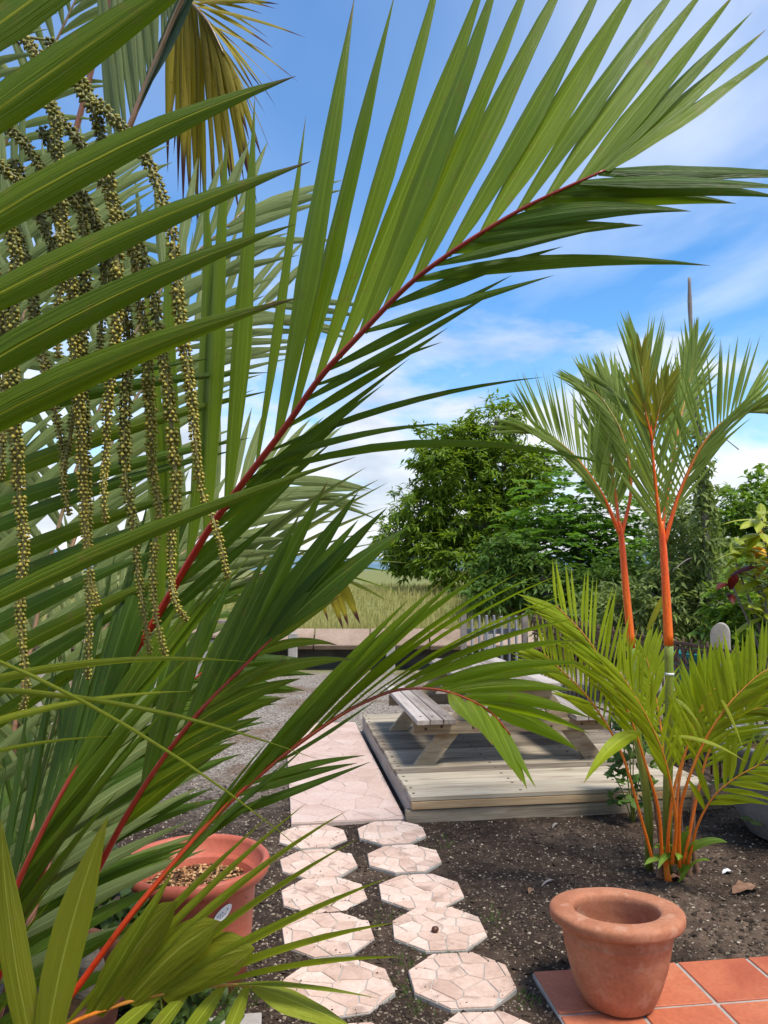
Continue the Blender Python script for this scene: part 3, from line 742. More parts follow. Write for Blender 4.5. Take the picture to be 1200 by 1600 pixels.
# ------------------------------------------------------------------ palms
class Frond:
    def __init__(s, palm, ctrl, r0, r1, mat, n=60, label=None):
        if palm.name == 'lipstick_palm': ctrl = [Vector((-.80 + rng.uniform(-.06, .06), 1.38 + rng.uniform(-.05, .05), .48))] + list(ctrl)
        s.palm = palm; s.c = crom(ctrl, n); s.n = n
        s.px = [proj(p) for p in s.c]
        mb = MB(); tube(mb, s.c, lambda t: r0 + (r1 - r0) * t ** .8, 7)
        s.obj = mb.build('frond', mat, palm)
        if label: s.obj['label'] = label
    def at(s, t):
        q = t * (s.n - 1); i = min(int(q), s.n - 2); return s.c[i].lerp(s.c[i + 1], q - i)
    def tan(s, t):
        q = int(t * (s.n - 1)); return (s.c[min(q + 1, s.n - 1)] - s.c[max(q - 1, 0)]).normalized()
    def near(s, px, py):
        i = min(range(s.n), key=lambda k: (s.px[k][0] - px) ** 2 + (s.px[k][1] - py) ** 2); return i / (s.n - 1)
    def leaflet(s, B, T, w, nrm, mat, bulk=None, **kw):
        mb = bulk if bulk is not None else MB()
        leaf(mb, B, T, w, nrm, **kw)
        if bulk is None: mb.build('leaflet', mat, s.obj, origin=tuple(B))
    def pxl(s, base, tip, wpx, mat, dd=0.0, sag=.03, tw=.0, r=None, fold=.32, side=1, lean=0.0):
        """a leaflet seen from base pixel to tip pixel; dd = how much farther its tip is than its base"""
        t = s.near(*base); B = s.at(t); d = B.y; T = W(tip[0], tip[1], d + dd)
        tv = s.tan(t); lv = (T - B); L = lv.length
        n = tv.cross(lv).normalized() * side
        if n.y > 0: n = -n
        n = (n + Vector((lean + rng.gauss(0, .10), 0, rng.gauss(0, .10)))).normalized()
        s.leaflet(B, T, wpx / F * d, n, mat, bend=Vector((rng.gauss(0, .007) * L, rng.gauss(0, .012) * L, (sag + rng.gauss(0, .006)) * L)), wave=.05, twist=tw + rng.gauss(0, .12), r=r, fold=fold, rows=9)
    def auto(s, t0, t1, n, L, w, a0, a1, up, mat, droop=.12, lift=.15, bulk=None, sides=(-1, 1), jit=.05, rows=7, fold=.3, taper=.55, r=None, cols=COLS, asym=(1, 1)):
        for i in range(n):
            for sd in sides:
                u = (i + .5 + (.25 if sd > 0 else -.25) + rng.gauss(0, .12)) / n; t = min(1, max(0, t0 + (t1 - t0) * u))
                P = s.at(t); T = s.tan(t); S = T.cross(up)
                S = S.normalized(); N = S.cross(T)
                a = R(a0 + (a1 - a0) * u) * asym[0 if sd < 0 else 1] + rng.gauss(0, jit)
                l = L * (taper + (1 - taper) * math.sin(math.pi * (.18 + .74 * u))) * rng.uniform(.92, 1.06)
                dv = (T * math.cos(a) + S * (sd * math.sin(a)) + N * (lift + rng.gauss(0, jit))).normalized()
                tip = P + dv * l + Vector((0, 0, -droop * l * rng.uniform(.6, 1.4)))
                nn = (N + S * sd * .35 + Vector((rng.gauss(0, .15), rng.gauss(0, .15), 0))).normalized()
                s.leaflet(P, tip, w * rng.uniform(.88, 1.1), nn, mat, bulk, bend=Vector((0, 0, droop * l * .32)), rows=rows, fold=fold, twist=rng.gauss(0, .2), r=rng.random() if r is None else min(1, max(0, r + rng.gauss(0, .12))), cols=cols)

def PX(lst): return [W(*q) for q in lst]
UP = Vector((0, 0, 1)); CAMW = Vector((0, -1, 0))

# ---- big foreground palm
fb = Vector((-.80, 1.38, 0))
palm = thing('lipstick_palm', 'large red-stemmed palm clump with hanging fruit strands filling the left side', 'palm', tuple(fb))
for (x, y, h, lx) in ((-.05, .03, .60, -.02), (.06, -.02, .52, .03), (.02, .10, .66, -.05), (-.12, .08, .62, -.04), (.11, .09, .48, .05)):
    a = fb + Vector((x, y, -.012)); mb = MB()
    tube(mb, crom([a, a + Vector((lx * .4, -.01, h * .5)), a + Vector((lx, -.02, h))], 10), lambda t: .030 - .008 * t, 10)
    mb.build('stem', M['cane'], palm)
K = .87
def PK(lst): return [W(x, y, d * K) for x, y, d in lst]
# frond sweeping across the whole sky
f1 = Frond(palm, PK([(-90, 1690, 1.62), (-20, 1560, 1.56), (60, 1370, 1.5), (131, 1206, 1.45), (188, 1057, 1.4), (236, 979, 1.38), (300, 870, 1.34), (345, 800, 1.31), (440, 675, 1.25), (500, 590, 1.21), (560, 525, 1.18), (635, 448, 1.15), (700, 398, 1.12), (760, 359, 1.10), (820, 324, 1.08), (880, 295, 1.06), (945, 266, 1.05)]), .0098, .0016, M['red'], 110, 'longest frond, deep red stalk arching up to the right')
ups = [((948, 266), (1232, 66), 44), ((940, 267), (1197, 46), 36), ((925, 272), (1176, 18), 36), ((900, 286), (1152, -14), 40), ((856, 305), (1113, -32), 44), ((808, 329), (1076, -44), 48),
       ((752, 362), (1018, -62), 52), ((700, 396), (962, -72), 54), ((647, 436), (906, -78), 54), ((602, 476), (850, -90), 54), ((557, 520), (792, -80), 54), ((520, 558), (770, -70), 54),
       ((485, 603), (697, -78), 54), ((452, 648), (618, -14), 54), ((418, 688), (554, -6), 52), ((396, 722), (478, 180), 26), ((352, 788), (398, 150), 44), ((322, 834), (356, 190), 46), ((296, 876), (318, 260), 44), ((268, 924), (262, 330), 42), ((246, 962), (226, 420), 40)]
for i, (b, t, w) in enumerate(ups):
    f1.pxl(b, t, w * 1.12, M['hero'], dd=.05 + .02 * math.sin(i * 1.7), sag=.012, tw=-.12, r=min(1, max(0, .62 + .25 * math.sin(i * 2.3))), lean=-.15)
dns = [((944, 266), (1245, 268), 36, .00), ((930, 270), (1262, 276), 34, .01), ((908, 283), (1258, 296), 36, .02), ((862, 304), (1225, 309), 40, .04), ((815, 327), (1150, 318), 42, .05),
       ((762, 358), (1080, 330), 42, .05), ((735, 374), (1005, 352), 36, .03), ((704, 396), (975, 348), 34, .02), ((672, 418), (948, 353), 22, .0), ((645, 440), (1110, 415), 42, .04), ((600, 480), (880, 385), 30, .01),
       ((560, 522), (866, 430), 28, .0), ((510, 578), (800, 430), 30, .0), ((490, 602), (692, 534), 18, -.01), ((470, 630), (775, 455), 28, .0), ((440, 672), (700, 512), 28, .0),
       ((420, 700), (850, 589), 20, .05), ((400, 730), (700, 662), 20, .05), ((388, 745), (985, 736), 26, .09), ((372, 765), (640, 560), 28, .0), ((345, 800), (600, 600), 30, .0), ((320, 838), (545, 650), 32, .0), ((296, 876), (520, 690), 34, .0), ((268, 924), (470, 740), 34, .0), ((236, 980), (430, 810), 34, .0)]
for i, (b, t, w, sg) in enumerate(dns):
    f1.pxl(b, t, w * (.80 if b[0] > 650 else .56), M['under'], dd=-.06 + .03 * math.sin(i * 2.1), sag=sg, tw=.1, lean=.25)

# second frond: dark blades rising in the middle left
f2 = Frond(palm, PX([(30, 1690, 1.36), (65, 1600, 1.33), (100, 1480, 1.30), (120, 1422, 1.28), (165, 1335, 1.26), (205, 1262, 1.25), (250, 1192, 1.25), (306, 1119, 1.25), (360, 1062, 1.26), (410, 1012, 1.27), (448, 972, 1.28)]), .0098, .002, M['red'], 80)
for (b, t, w) in (((340, 1085), (512, 752), 40), ((365, 1058), (560, 768), 42), ((390, 1030), (560, 812), 36), ((410, 1012), (606, 792), 44), ((430, 990), (640, 822), 48), ((320, 1105), (470, 800), 34), ((290, 1140), (420, 860), 36), ((250, 1192), (345, 900), 38), ((222, 1235), (300, 960), 38)):
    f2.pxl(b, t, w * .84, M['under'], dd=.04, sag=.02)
for (b, t, w, sg) in (((405, 1016), (536, 928), 18, .0), ((395, 1025), (528, 1008), 24, .10), ((345, 1080), (555, 1030), 34, .07), ((320, 1105), (448, 1030), 32, .06), ((290, 1140), (470, 1060), 40, .06), ((262, 1175), (440, 1092), 40, .05), ((240, 1205), (410, 1120), 38, .05), ((215, 1248), (370, 1160), 38, .05), ((190, 1290), (330, 1185), 36, .05)):
    f2.pxl(b, t, w * .72, M['blade'], dd=-.02, sag=sg)

# third frond: arching over the slab toward the table
f3 = Frond(palm, PX([(40, 1660, 1.24), (75, 1602, 1.24), (127, 1535, 1.24), (195, 1442, 1.24), (262, 1360, 1.25), (320, 1294, 1.26), (372, 1241, 1.27), (447, 1177, 1.29), (520, 1125, 1.31), (572, 1096, 1.33), (622, 1078, 1.35), (680, 1077, 1.37), (730, 1092, 1.39), (768, 1114, 1.41), (797, 1148, 1.42)]), .0066, .0016, M['redhot'], 100, 'frond with scarlet stalk arching over the pink slab')
f3u = [((240, 1388), (400, 1180), 30), ((262, 1360), (425, 1150), 32), ((282, 1338), (450, 1125), 32), ((300, 1316), (470, 1105), 34), ((312, 1302), (560, 1035), 30), ((325, 1288), (520, 1080), 34), ((345, 1266), (600, 985), 34), ((372, 1240), (640, 935), 34), ((400, 1216), (690, 908), 34), ((425, 1195), (737, 886), 32), ((450, 1174), (770, 888), 34), ((480, 1152), (815, 893), 36), ((505, 1134), (842, 897), 38), ((535, 1116), (880, 896), 40),
       ((560, 1102), (899, 925), 36), ((585, 1090), (896, 938), 34), ((610, 1082), (903, 966), 36), ((635, 1077), (906, 1001), 36), ((660, 1076), (918, 1036), 34), ((685, 1078), (876, 1050), 32), ((705, 1084), (900, 1080), 34), ((725, 1090), (923, 1122), 36), ((745, 1100), (922, 1147), 30), ((762, 1110), (906, 1174), 40)]
for i, (b, t, w) in enumerate(f3u):
    f3.pxl(b, t, w * .66, M['hero'], dd=.06, sag=.025 + .02 * (i > 9), r=.35 + .3 * rng.random() + .2 * (i > 12), lean=-.1)
for (b, t, w, sg) in (((796, 1147), (838, 1232), 22, .0), ((788, 1136), (824, 1234), 32, .02), ((772, 1118), (815, 1222), 34, .04), ((750, 1102), (800, 1205), 34, .06), ((728, 1092), (770, 1165), 32, .08), ((700, 1082), (745, 1140), 30, .08)):
    f3.pxl(b, t, w, M['hero'], dd=-.03, sag=sg, r=.75)
for (b, t, w, sg) in (((372, 1241), (560, 1192), 16, .02), ((330, 1284), (580, 1190), 14, .0), ((395, 1220), (572, 1180), 15, .05), ((300, 1316), (420, 1240), 18, .0), ((250, 1375), (400, 1225), 20, .0), ((280, 1340), (445, 1190), 22, .0), ((320, 1294), (490, 1155), 20, .0), ((420, 1198), (590, 1092), 16, .0)):
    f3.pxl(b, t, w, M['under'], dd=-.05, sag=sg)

# near frond whose stalk runs just outside the left edge: broad blades crossing the fruit
f5 = Frond(palm, PX([(-150, 1750, 1.05), (-190, 1350, .95), (-200, 900, .86), (-185, 450, .80), (-160, 120, .78), (-120, -160, .78)]), .010, .003, M['red'], 70)
for (b, t, w, m) in (((-130, -90), (140, -190), 60, 'blade'), ((-150, 60), (92, -60), 62, 'blade'), ((-160, 160), (335, -190), 66, 'blade'), ((-170, 300), (410, -115), 66, 'blade'), ((-178, 440), (462, 119), 58, 'blade'), ((-184, 545), (486, 252), 52, 'blade'),
                     ((-188, 690), (462, 350), 54, 'blade'), ((-190, 770), (464, 466), 56, 'blade'), ((-196, 1040), (556, 714), 30, 'blade')):
    f5.pxl(b, t, w, M[m], dd=.05, sag=.035, r=rng.uniform(.3, .9), fold=.4)
f5b = Frond(palm, PX([(-130, 1700, 1.30), (-150, 1350, 1.22), (-150, 1050, 1.16), (-140, 800, 1.14), (-120, 600, 1.14)]), .009, .003, M['red'], 60)
for (b, t, w, m) in (((-130, 700), (424, 582), 30, 'under'), ((-135, 800), (424, 610), 36, 'blade'), ((-140, 850), (392, 684), 34, 'under'), ((-142, 890), (372, 702), 30, 'under'), ((-145, 940), (330, 760), 34, 'blade'), ((-148, 1000), (300, 800), 34, 'under'), ((-150, 1060), (270, 850), 36, 'under'), ((-150, 1110), (330, 872), 34, 'blade'), ((-150, 1180), (250, 920), 38, 'under'), ((-150, 1240), (230, 990), 38, 'blade'), ((-128, 660), (330, 560), 34, 'under')):
    f5b.pxl(b, t, w * .8, M[m], dd=.05, sag=.03, r=rng.uniform(.2, .9), fold=.4)
for (b, t, w) in (((-196, 1110), (388, 1034), 24), ((-190, 1200), (300, 1080), 20), ((-188, 1060), (505, 1190), 16), ((-185, 1240), (190, 1150), 14), ((-195, 960), (505, 1356), 12)):
    f5.pxl(b, t, w * .62, M['young'], dd=.05, sag=.055)

# lower left leaflets rising in a dense sheaf
f6 = Frond(palm, PX([(-120, 1700, 1.18), (-50, 1560, 1.14), (10, 1420, 1.12), (70, 1290, 1.12), (130, 1180, 1.14), (190, 1090, 1.18)]), .008, .002, M['red'], 50)
for i in range(38):
    u = i / 37; bx, by = f6.px[int(u * 45)]
    f6.pxl((bx, by), (bx + 170 + 60 * u + rng.uniform(-40, 40), by - 330 + 60 * u + rng.uniform(-40, 40)), rng.uniform(15, 27), M['hero'], dd=.06, sag=.02, r=rng.uniform(.1, .8))
    f6.pxl((bx, by), (bx + 60 + 60 * u + rng.uniform(-40, 40), by - 380 + rng.uniform(-50, 40)), rng.uniform(14, 24), M['under'], dd=.12, sag=.02, r=rng.uniform(.1, .6))

# yellow-green low frond at the bottom
f7 = Frond(palm, PX([(20, 1660, 1.05), (100, 1605, 1.05), (180, 1572, 1.06), (250, 1554, 1.07), (330, 1541, 1.08), (395, 1540, 1.09), (430, 1546, 1.10)]), .0045, .0012, M['orange'], 50, 'low yellow-green frond over the lower left corner')
for (b, t, w, m) in (((100, 1605), (420, 1275), 16, 'young'), ((130, 1592), (478, 1255), 14, 'young'), ((170, 1576), (545, 1265), 16, 'young'), ((205, 1566), (560, 1310), 18, 'young'), ((240, 1556), (610, 1370), 24, 'young'), ((290, 1548), (625, 1440), 26, 'young'), ((330, 1541), (630, 1495), 26, 'young'), ((360, 1540), (592, 1560), 24, 'young'), ((395, 1540), (560, 1612), 40, 'young'),
                     ((140, 1588), (270, 1362), 24, 'young'), ((110, 1600), (168, 1278), 0, 'x')):
    if m != 'x': f7.pxl(b, t, w, M[m], dd=-.02, sag=.03)
for (b, t, w) in (((150, 1582), (276, 1408), 52), ((205, 1566), (345, 1440), 56), ((248, 1555), (398, 1482), 66)):
    t_ = f7.near(*b); B = f7.at(t_); f7.leaflet(B, W(t[0], t[1], B.y - .02), w / F * B.y, Vector((.2, -1, .35)), M['olive'], prof=strap_prof, bend=Vector((0, 0, .012)), rows=9, fold=.15)
for (b, t, w) in (((250, 1556), (110, 1680), 22), ((300, 1547), (180, 1690), 22), ((350, 1541), (240, 1690), 24), ((390, 1540), (330, 1680), 22)):
    f7.pxl(b, t, w, M['young'], dd=-.05, sag=.02)
# two tall upright blades standing in the corner
f8 = Frond(palm, PX([(60, 1760, 1.0), (64, 1700, .99), (70, 1650, .98)]), .005, .002, M['orange'], 12)
for (b, t, w) in (((64, 1690), (2, 1280), 44), ((72, 1650), (169, 1275), 54), ((70, 1665), (105, 1500), 20)):
    B = f8.at(f8.near(*b)); f8.leaflet(B, W(t[0], t[1], B.y + .03), w / F * B.y, Vector((.1, -1, .1)), M['olive'], prof=lambda v: (.7 + .3 * min(1, v / .3)) * (1 if v < .55 else max(.02, 1 - ((v - .55) / .45) ** 1.4)), bend=Vector((-.01, 0, 0)), rows=10, fold=.12, r=.6)

# smaller frond behind, pointing at the mango tree, yellowed at its end
f9 = Frond(palm, PX([(60, 1400, 1.5), (130, 1150, 1.75), (240, 975, 1.95), (345, 921, 2.05), (416, 896, 2.12), (480, 888, 2.18), (530, 900, 2.22)]), .008, .002, M['pinkstem'], 70)
for (b, t, w) in (((300, 940), (572, 730), 22), ((325, 928), (592, 749), 18), ((345, 921), (606, 754), 18), ((370, 911), (604, 792), 18), ((395, 902), (600, 826), 16), ((420, 895), (610, 845), 16), ((450, 890), (622, 868), 15), ((280, 950), (500, 770), 20), ((260, 960), (470, 760), 18), ((240, 975), (430, 800), 20)):
    f9.pxl(b, t, w, M['pale'], dd=.06, sag=.03)
for (b, t, w) in (((300, 940), (500, 905), 24), ((330, 926), (520, 890), 22), ((270, 955), (420, 930), 24), ((360, 915), (560, 880), 18), ((240, 975), (400, 960), 24)):
    f9.pxl(b, t, w, M['under'], dd=.02, sag=.03)
for (b, t, w, m) in (((480, 888), (640, 880), 13, 'pale'), ((500, 892), (622, 897), 14, 'hero'), ((515, 895), (622, 927), 16, 'hero'), ((525, 898), (606, 940), 14, 'young'), ((530, 900), (563, 976), 16, 'dead'), ((520, 896), (545, 980), 16, 'dead'), ((505, 893), (536, 984), 16, 'dead'), ((492, 890), (513, 972), 14, 'dead')):
    f9.pxl(b, t, w, M[m], dd=-.01, sag=.04)

# fronds filling the back of the clump
bulk = MB()
for (pl, L, w, lf, m_) in (
        ([(-60, 1560, 1.45), (20, 1150, 1.7), (110, 760, 1.9), (240, 470, 2.0), (380, 330, 2.1)], .50, .030, .1, 0),
        ([(-80, 1560, 1.45), (-40, 1000, 1.6), (10, 620, 1.75), (60, 420, 1.85), (130, 300, 1.95)], .46, .028, .1, 0),
        ([(0, 1520, 1.45), (120, 1180, 1.75), (240, 930, 2.0), (360, 790, 2.15), (450, 745, 2.25)], .44, .026, .1, 0),
        ([(-60, 1540, 1.5), (60, 1020, 1.8), (190, 660, 2.1), (310, 520, 2.25), (430, 470, 2.35)], .50, .026, .15, 0),
        ([(-110, 1540, 1.4), (-120, 900, 1.6), (-100, 600, 1.75), (-40, 400, 1.85), (40, 260, 1.9)], .46, .028, .1, 0),
        ([(-40, 1600, 1.4), (40, 1330, 1.55), (90, 1120, 1.7), (180, 960, 1.85), (290, 860, 1.95)], .46, .030, .1, 0)):
    fr = Frond(palm, PX(pl), .009, .002, M['pinkstem'], 60)
    fr.auto(.22, 1.0, 25, L, w, 58, 24, CAMW, None, droop=.10, lift=.05, bulk=bulk, rows=6, r=.5)
stuff(bulk.build('leaflets', M['pale'], palm))
bulk = MB()
fr = Frond(palm, PX([(-50, 1620, 1.4), (20, 1440, 1.5), (110, 1270, 1.6), (220, 1130, 1.7), (330, 1040, 1.75)]), .008, .002, M['red'], 50)
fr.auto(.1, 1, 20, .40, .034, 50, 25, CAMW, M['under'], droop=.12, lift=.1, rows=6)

# ---- fruit strands
SD = 1.03
ped = crom(PX([(-190, 700, 1.15), (-150, 300, 1.12), (-90, 110, 1.09), (0, 60, 1.07), (75, 62, 1.06)]), 30)
mb = MB(); tube(mb, ped, lambda t: .011 - .0095 * t, 8); fruit = mb.build('fruit_cluster', M['strand'], palm)
fruit['label'] = 'bunch of long hanging strands beaded with olive buds'
BUD_V = np.array([(.9, 0, 0), (-.9, 0, 0), (0, .9, 0), (0, -.9, 0), (0, 0, 1.5), (0, 0, -.8)])
def strand(pts, d, mat_t=0.0, rad=.0080):
    c = crom([W(x + rng.gauss(0, 2.5), y, d + dz + rng.gauss(0, .006)) for x, y, dz in pts], 40)
    ln = [0]
    for a, b in zip(c, c[1:]): ln.append(ln[-1] + (b - a).length)
    tot = ln[-1]; mb = MB(); tube(mb, c, lambda t: .0042 * (1 - .4 * t), 6, r=.3)
    so = mb.build('strand', M['strand'], fruit)
    n = int(tot / .0054); V, Fc, UV, RR = [], [], [], []; k = 0
    for i in range(n):
        s = (i + .5) / n * tot; j = max(q for q in range(40) if ln[q] <= s); j = min(j, 38)
        p = c[j].lerp(c[j + 1], (s - ln[j]) / max(1e-6, ln[j + 1] - ln[j])); t = (c[j + 1] - c[j]).normalized()
        a = t.cross(Vector((.2, 1, .1))).normalized(); b = t.cross(a); u = s / tot
        if rng.random() < .05: continue
        rr = rad * (1 - .42 * max(0, u - .55) / .45) * rng.uniform(.9, 1.08)
        for q in range(5):
            an = i * .63 + q * math.pi * .4 + rng.gauss(0, .14)
            o = a * math.cos(an) + b * math.sin(an); ax = (o * .92 + t * .40).normalized()
            sx = ax.cross(t).normalized(); sy = ax.cross(sx); sc = rr * .44 * rng.uniform(.6, 1.3); ctr = p + o * rr * .80
            for bv in BUD_V: V.append(tuple(ctr + (sx * bv[0] + sy * bv[1] + ax * bv[2]) * sc)); UV.append((0, .5 + bv[2] / 3))
            RR += [min(1, max(0, rng.gauss(.38, .2) + mat_t * u * .8))] * 6
            Fc += [tuple(int(w_) + k for w_ in q_) for q_ in OCF]; k += 6
    mb = MB(); mb.add(V, Fc, UV, RR); stuff(mb.build('buds', M['bud'], so))
S0 = 0.0
strands = [
    [(78, 64, .02), (110, 108, 0), (141, 150, 0), (175, 183, 0), (208, 220, 0), (233, 258, 0), (258, 316, 0), (267, 375, 0), (281, 485, 0), (300, 616, 0), (304, 700, 0), (316, 766, 0), (333, 825, 0), (358, 904, 0)],
    [(100, 110, .02), (141, 167, 0), (154, 208, 0), (166, 255, 0), (174, 310, 0), (180, 370, 0), (180, 458, 0), (175, 555, 0), (167, 640, 0), (160, 720, 0), (160, 765, 0), (170, 818, 0)],
    [(-60, 200, .03), (0, 258, .03), (29, 283, .03), (54, 308, .03), (96, 350, .03), (110, 400, .03), (112, 465, .03), (117, 575, .03), (121, 658, .03), (129, 742, .03), (129, 825, .03), (142, 908, .03), (154, 948, .03)],
    [(-10, 180, .05), (42, 225, .05), (60, 258, .05), (92, 288, .05), (125, 325, .05), (133, 375, .05), (130, 458, .05), (133, 500, .05), (124, 600, .05), (110, 683, .05), (105, 742, .05), (110, 806, .05)],
    [(40, 130, .0), (80, 178, .0), (92, 233, .0), (96, 285, 0), (98, 340, 0), (96, 420, 0), (90, 500, 0), (92, 560, 0)],
    [(50, 110, .04), (96, 182, .04), (121, 217, .04), (144, 252, .04), (180, 312, .04), (200, 367, .04), (217, 417, .04), (222, 462, .04), (230, 530, .04), (234, 617, .04), (237, 683, .04), (242, 742, .04), (246, 804, .04), (241, 866, .04), (243, 946, .04), (258, 1028, .04)],
    [(190, 330, .02), (222, 400, .02), (244, 470, .02), (251, 520, .02), (262, 617, .02), (271, 700, .02), (275, 767, .02), (271, 825, .02), (267, 887, .02), (281, 940, .02), (290, 970, .02)],
    [(130, 300, .06), (170, 400, .06), (192, 480, .06), (202, 535, .06), (200, 620, .06), (196, 690, .06), (200, 750, .06), (208, 817, .06), (216, 887, .06), (221, 950, .06), (237, 1022, .06)],
    [(-60, 230, -.01), (-10, 300, -.01), (15, 350, -.01), (25, 400, -.01), (22, 470, -.01), (16, 540, -.01), (21, 637, -.01), (29, 708, -.01), (31, 783, -.01), (35, 846, -.01), (33, 930, -.01), (35, 1000, -.01), (39, 1075, -.01), (35, 1116, -.01)],
    [(-50, 330, .06), (-15, 400, .06), (0, 470, .06), (2, 560, .06), (2, 650, .06), (8, 752, .06)],
    [(-20, 290, .07), (25, 370, .07), (50, 440, .07), (60, 530, .07), (78, 592, .07), (84, 640, .07), (94, 690, .07), (102, 745, .07)],
    [(20, 250, .08), (60, 330, .08), (78, 370, .08), (92, 410, .08), (118, 470, .08), (128, 600, .08), (134, 760, .08), (136, 944, .08), (138, 1062, .08)],
    [(60, 200, .07), (120, 290, .07), (150, 350, .07), (165, 420, .07), (158, 500, .07), (150, 580, .07)],
    [(-60, 90, .03), (-10, 60, .03), (30, 60, .03), (62, 90, .03), (78, 140, .03), (80, 200, .03)],
    [(-30, 130, .05), (20, 150, .05), (55, 122, .05), (72, 120, .03)],
]
for i, sp in enumerate(strands): strand(sp, SD, mat_t=1.0 if i in (0, 1, 2, 5, 6, 8) else .5)

# ---- taller palm behind, upper left
tb = Vector((-1.55, 3.1, 0))
tall = thing('tall_palm', 'taller palm behind with blue-green fronds and a yellowed drooping frond, top left', 'palm', tuple(tb))
mb = MB(); tube(mb, crom([tb + Vector((0, 0, -.02)), tb + Vector((.05, .02, 1.0)), tb + Vector((.03, 0, 1.9)), tb + Vector((.06, -.05, 2.7))], 20), lambda t: .055 - .02 * t, 12); mb.build('trunk', M['cane'], tall)
cr = tb + Vector((.06, -.05, 2.65))
g1 = Frond(tall, [cr, cr.lerp(W(110, 420, 2.7), .6), W(180, 248, 2.6), W(230, 128, 2.55), W(282, 6, 2.5), W(330, -70, 2.45), W(400, -130, 2.4)], .016, .004, M['pinkstem'], 60)
for i in range(24):
    u = i / 23; bx, by = 172 + 150 * u, 265 - 330 * u
    g1.pxl((bx, by), (bx - 28 + rng.uniform(-8, 8), by - 330 + rng.uniform(-25, 25)), rng.uniform(15, 20), M['pale'], dd=.05, sag=.0, r=rng.uniform(.4, .9))
    g1.pxl((bx, by), (bx + 95 + rng.uniform(-10, 10), by - 225 + rng.uniform(-20, 20)), rng.uniform(13, 18), M['blue'], dd=-.05, sag=.0, r=rng.uniform(.2, .8))
g2 = Frond(tall, [cr, cr.lerp(W(200, 60, 2.9), .5) + Vector((0, 0, .15)), W(200, -90, 2.85), W(265, -40, 2.8), W(295, 0, 2.75), W(325, 35, 2.7), W(350, 85, 2.68)], .015, .003, M['pinkstem'], 60)
for (b, t, w) in (((270, -30), (262, 270), 30), ((276, -22), (278, 300), 30), ((282, -15), (286, 330), 32), ((290, -5), (300, 350), 30), ((296, 2), (311, 378), 30), ((302, 10), (322, 368), 30), ((308, 18), (338, 350), 30), ((314, 25), (352, 358), 30), ((320, 30), (362, 300), 28), ((328, 40), (374, 338), 28), ((334, 55), (390, 285), 26), ((340, 68), (402, 320), 26), ((348, 84), (386, 262), 24),
                  ((300, 8), (400, 190), 24), ((315, 25), (432, 168), 20), ((300, 8), (466, 128), 22), ((296, 0), (428, 76), 20), ((288, -6), (420, 60), 20), ((325, 36), (414, 146), 22), ((338, 62), (424, 240), 22), ((345, 78), (410, 250), 22)):
    g2.pxl(b, t, w * .62, M['dead'], dd=rng.uniform(-.06, .06), sag=.05, r=rng.uniform(.1, .9))
    g2.pxl((b[0] + 3, b[1] + 4), (t[0] + rng.uniform(-14, 14), t[1] - rng.uniform(10, 70)), w * .5, M['dead'], dd=rng.uniform(-.06, .06), sag=.05, r=rng.uniform(.0, .7), tw=rng.gauss(0, .5))
g2.pxl((300, -30), (432, 14), 14, M['dead'], sag=.04)
for (pl, L) in (([(-60, 420, 3.0), (10, 220, 3.0), (90, 60, 3.0), (160, -90, 3.0)], .42), ([(-160, 500, 2.8), (-120, 250, 2.8), (-60, 60, 2.8), (20, -80, 2.8)], .5), ([(-80, 700, 2.8), (0, 560, 2.75), (90, 440, 2.7), (200, 380, 2.6)], .42)):
    fr = Frond(tall, [cr] + PX(pl), .014, .003, M['pinkstem'], 50)
    fr.auto(.3, 1, 18, L, .036, 60, 28, CAMW, M['pale'], droop=.25, lift=.1, rows=7)

# ---- young palm clump in the soil bed
rb = G(1052, 1368); rb.z = 0
young = thing('young_palm', 'young clumping palm with orange-red crownshafts in the soil bed beside the deck', 'palm', tuple(rb))
def stem(ctrl, r0, r1, mat, name='stem', seg=10):
    mb = MB(); tube(mb, crom(ctrl, 16), lambda t: r0 + (r1 - r0) * t, seg); return mb.build(name, mat, young)
D = 4.02
sA = stem([rb + Vector((-.02, .02, -.015)), W(1043, 1250, D), W(1046, 1120, D), W(1045, 1003, D)], .024, .022, M['cane'])
mb = MB(); tube(mb, [W(1046, 1055, D), W(1046, 1051, D)], .0236, 12); mb.build('ring', M['white'], sA)
stem([W(1045, 1008, D), W(1041, 930, D), W(1036, 850, D), W(1033, 815, D)], .0245, .014, M['shaft'], 'crownshaft')
DB = 4.12
stem([rb + Vector((-.10, .08, -.015)), W(1012, 1260, DB), W(992, 1120, DB), W(987, 1005, DB)], .022, .021, M['cane'])
stem([W(987, 1012, DB), W(978, 920, DB), W(971, 840, DB), W(967, 815, DB)], .022, .012, M['shaft'], 'crownshaft')
for (px, py, h) in ((1030, 1372, .30), (1062, 1374, .34), (1076, 1368, .28), (1045, 1376, .22), (1090, 1362, .24)):
    a = G(px, py); stem([a + Vector((0, 0, -.015)), a + Vector((rng.uniform(-.02, .02), 0, h * .5)), a + Vector((rng.uniform(-.04, .04), 0, h * 1.6))], .019, .004, M['orange'] if px % 2 else M['drybrown'])
bulk = MB()
def yf(ctrl, L, w, n, mat='right', a0=50, a1=22, t0=.3, solo=True, up=CAMW, droop=.05, lift=.05, stalk='orange', r0=.011, rows=6, r=None, sides=(-1, 1), taper=.5, asym=(1, 1)):
    fr = Frond(young, PX(ctrl), r0, .0025, M[stalk], 50)
    fr.auto(t0, 1, n, L, w, a0, a1, up, M[mat], droop=droop, lift=lift, bulk=None if solo else bulk, rows=rows, r=r, sides=sides, taper=taper, asym=asym)
    return fr
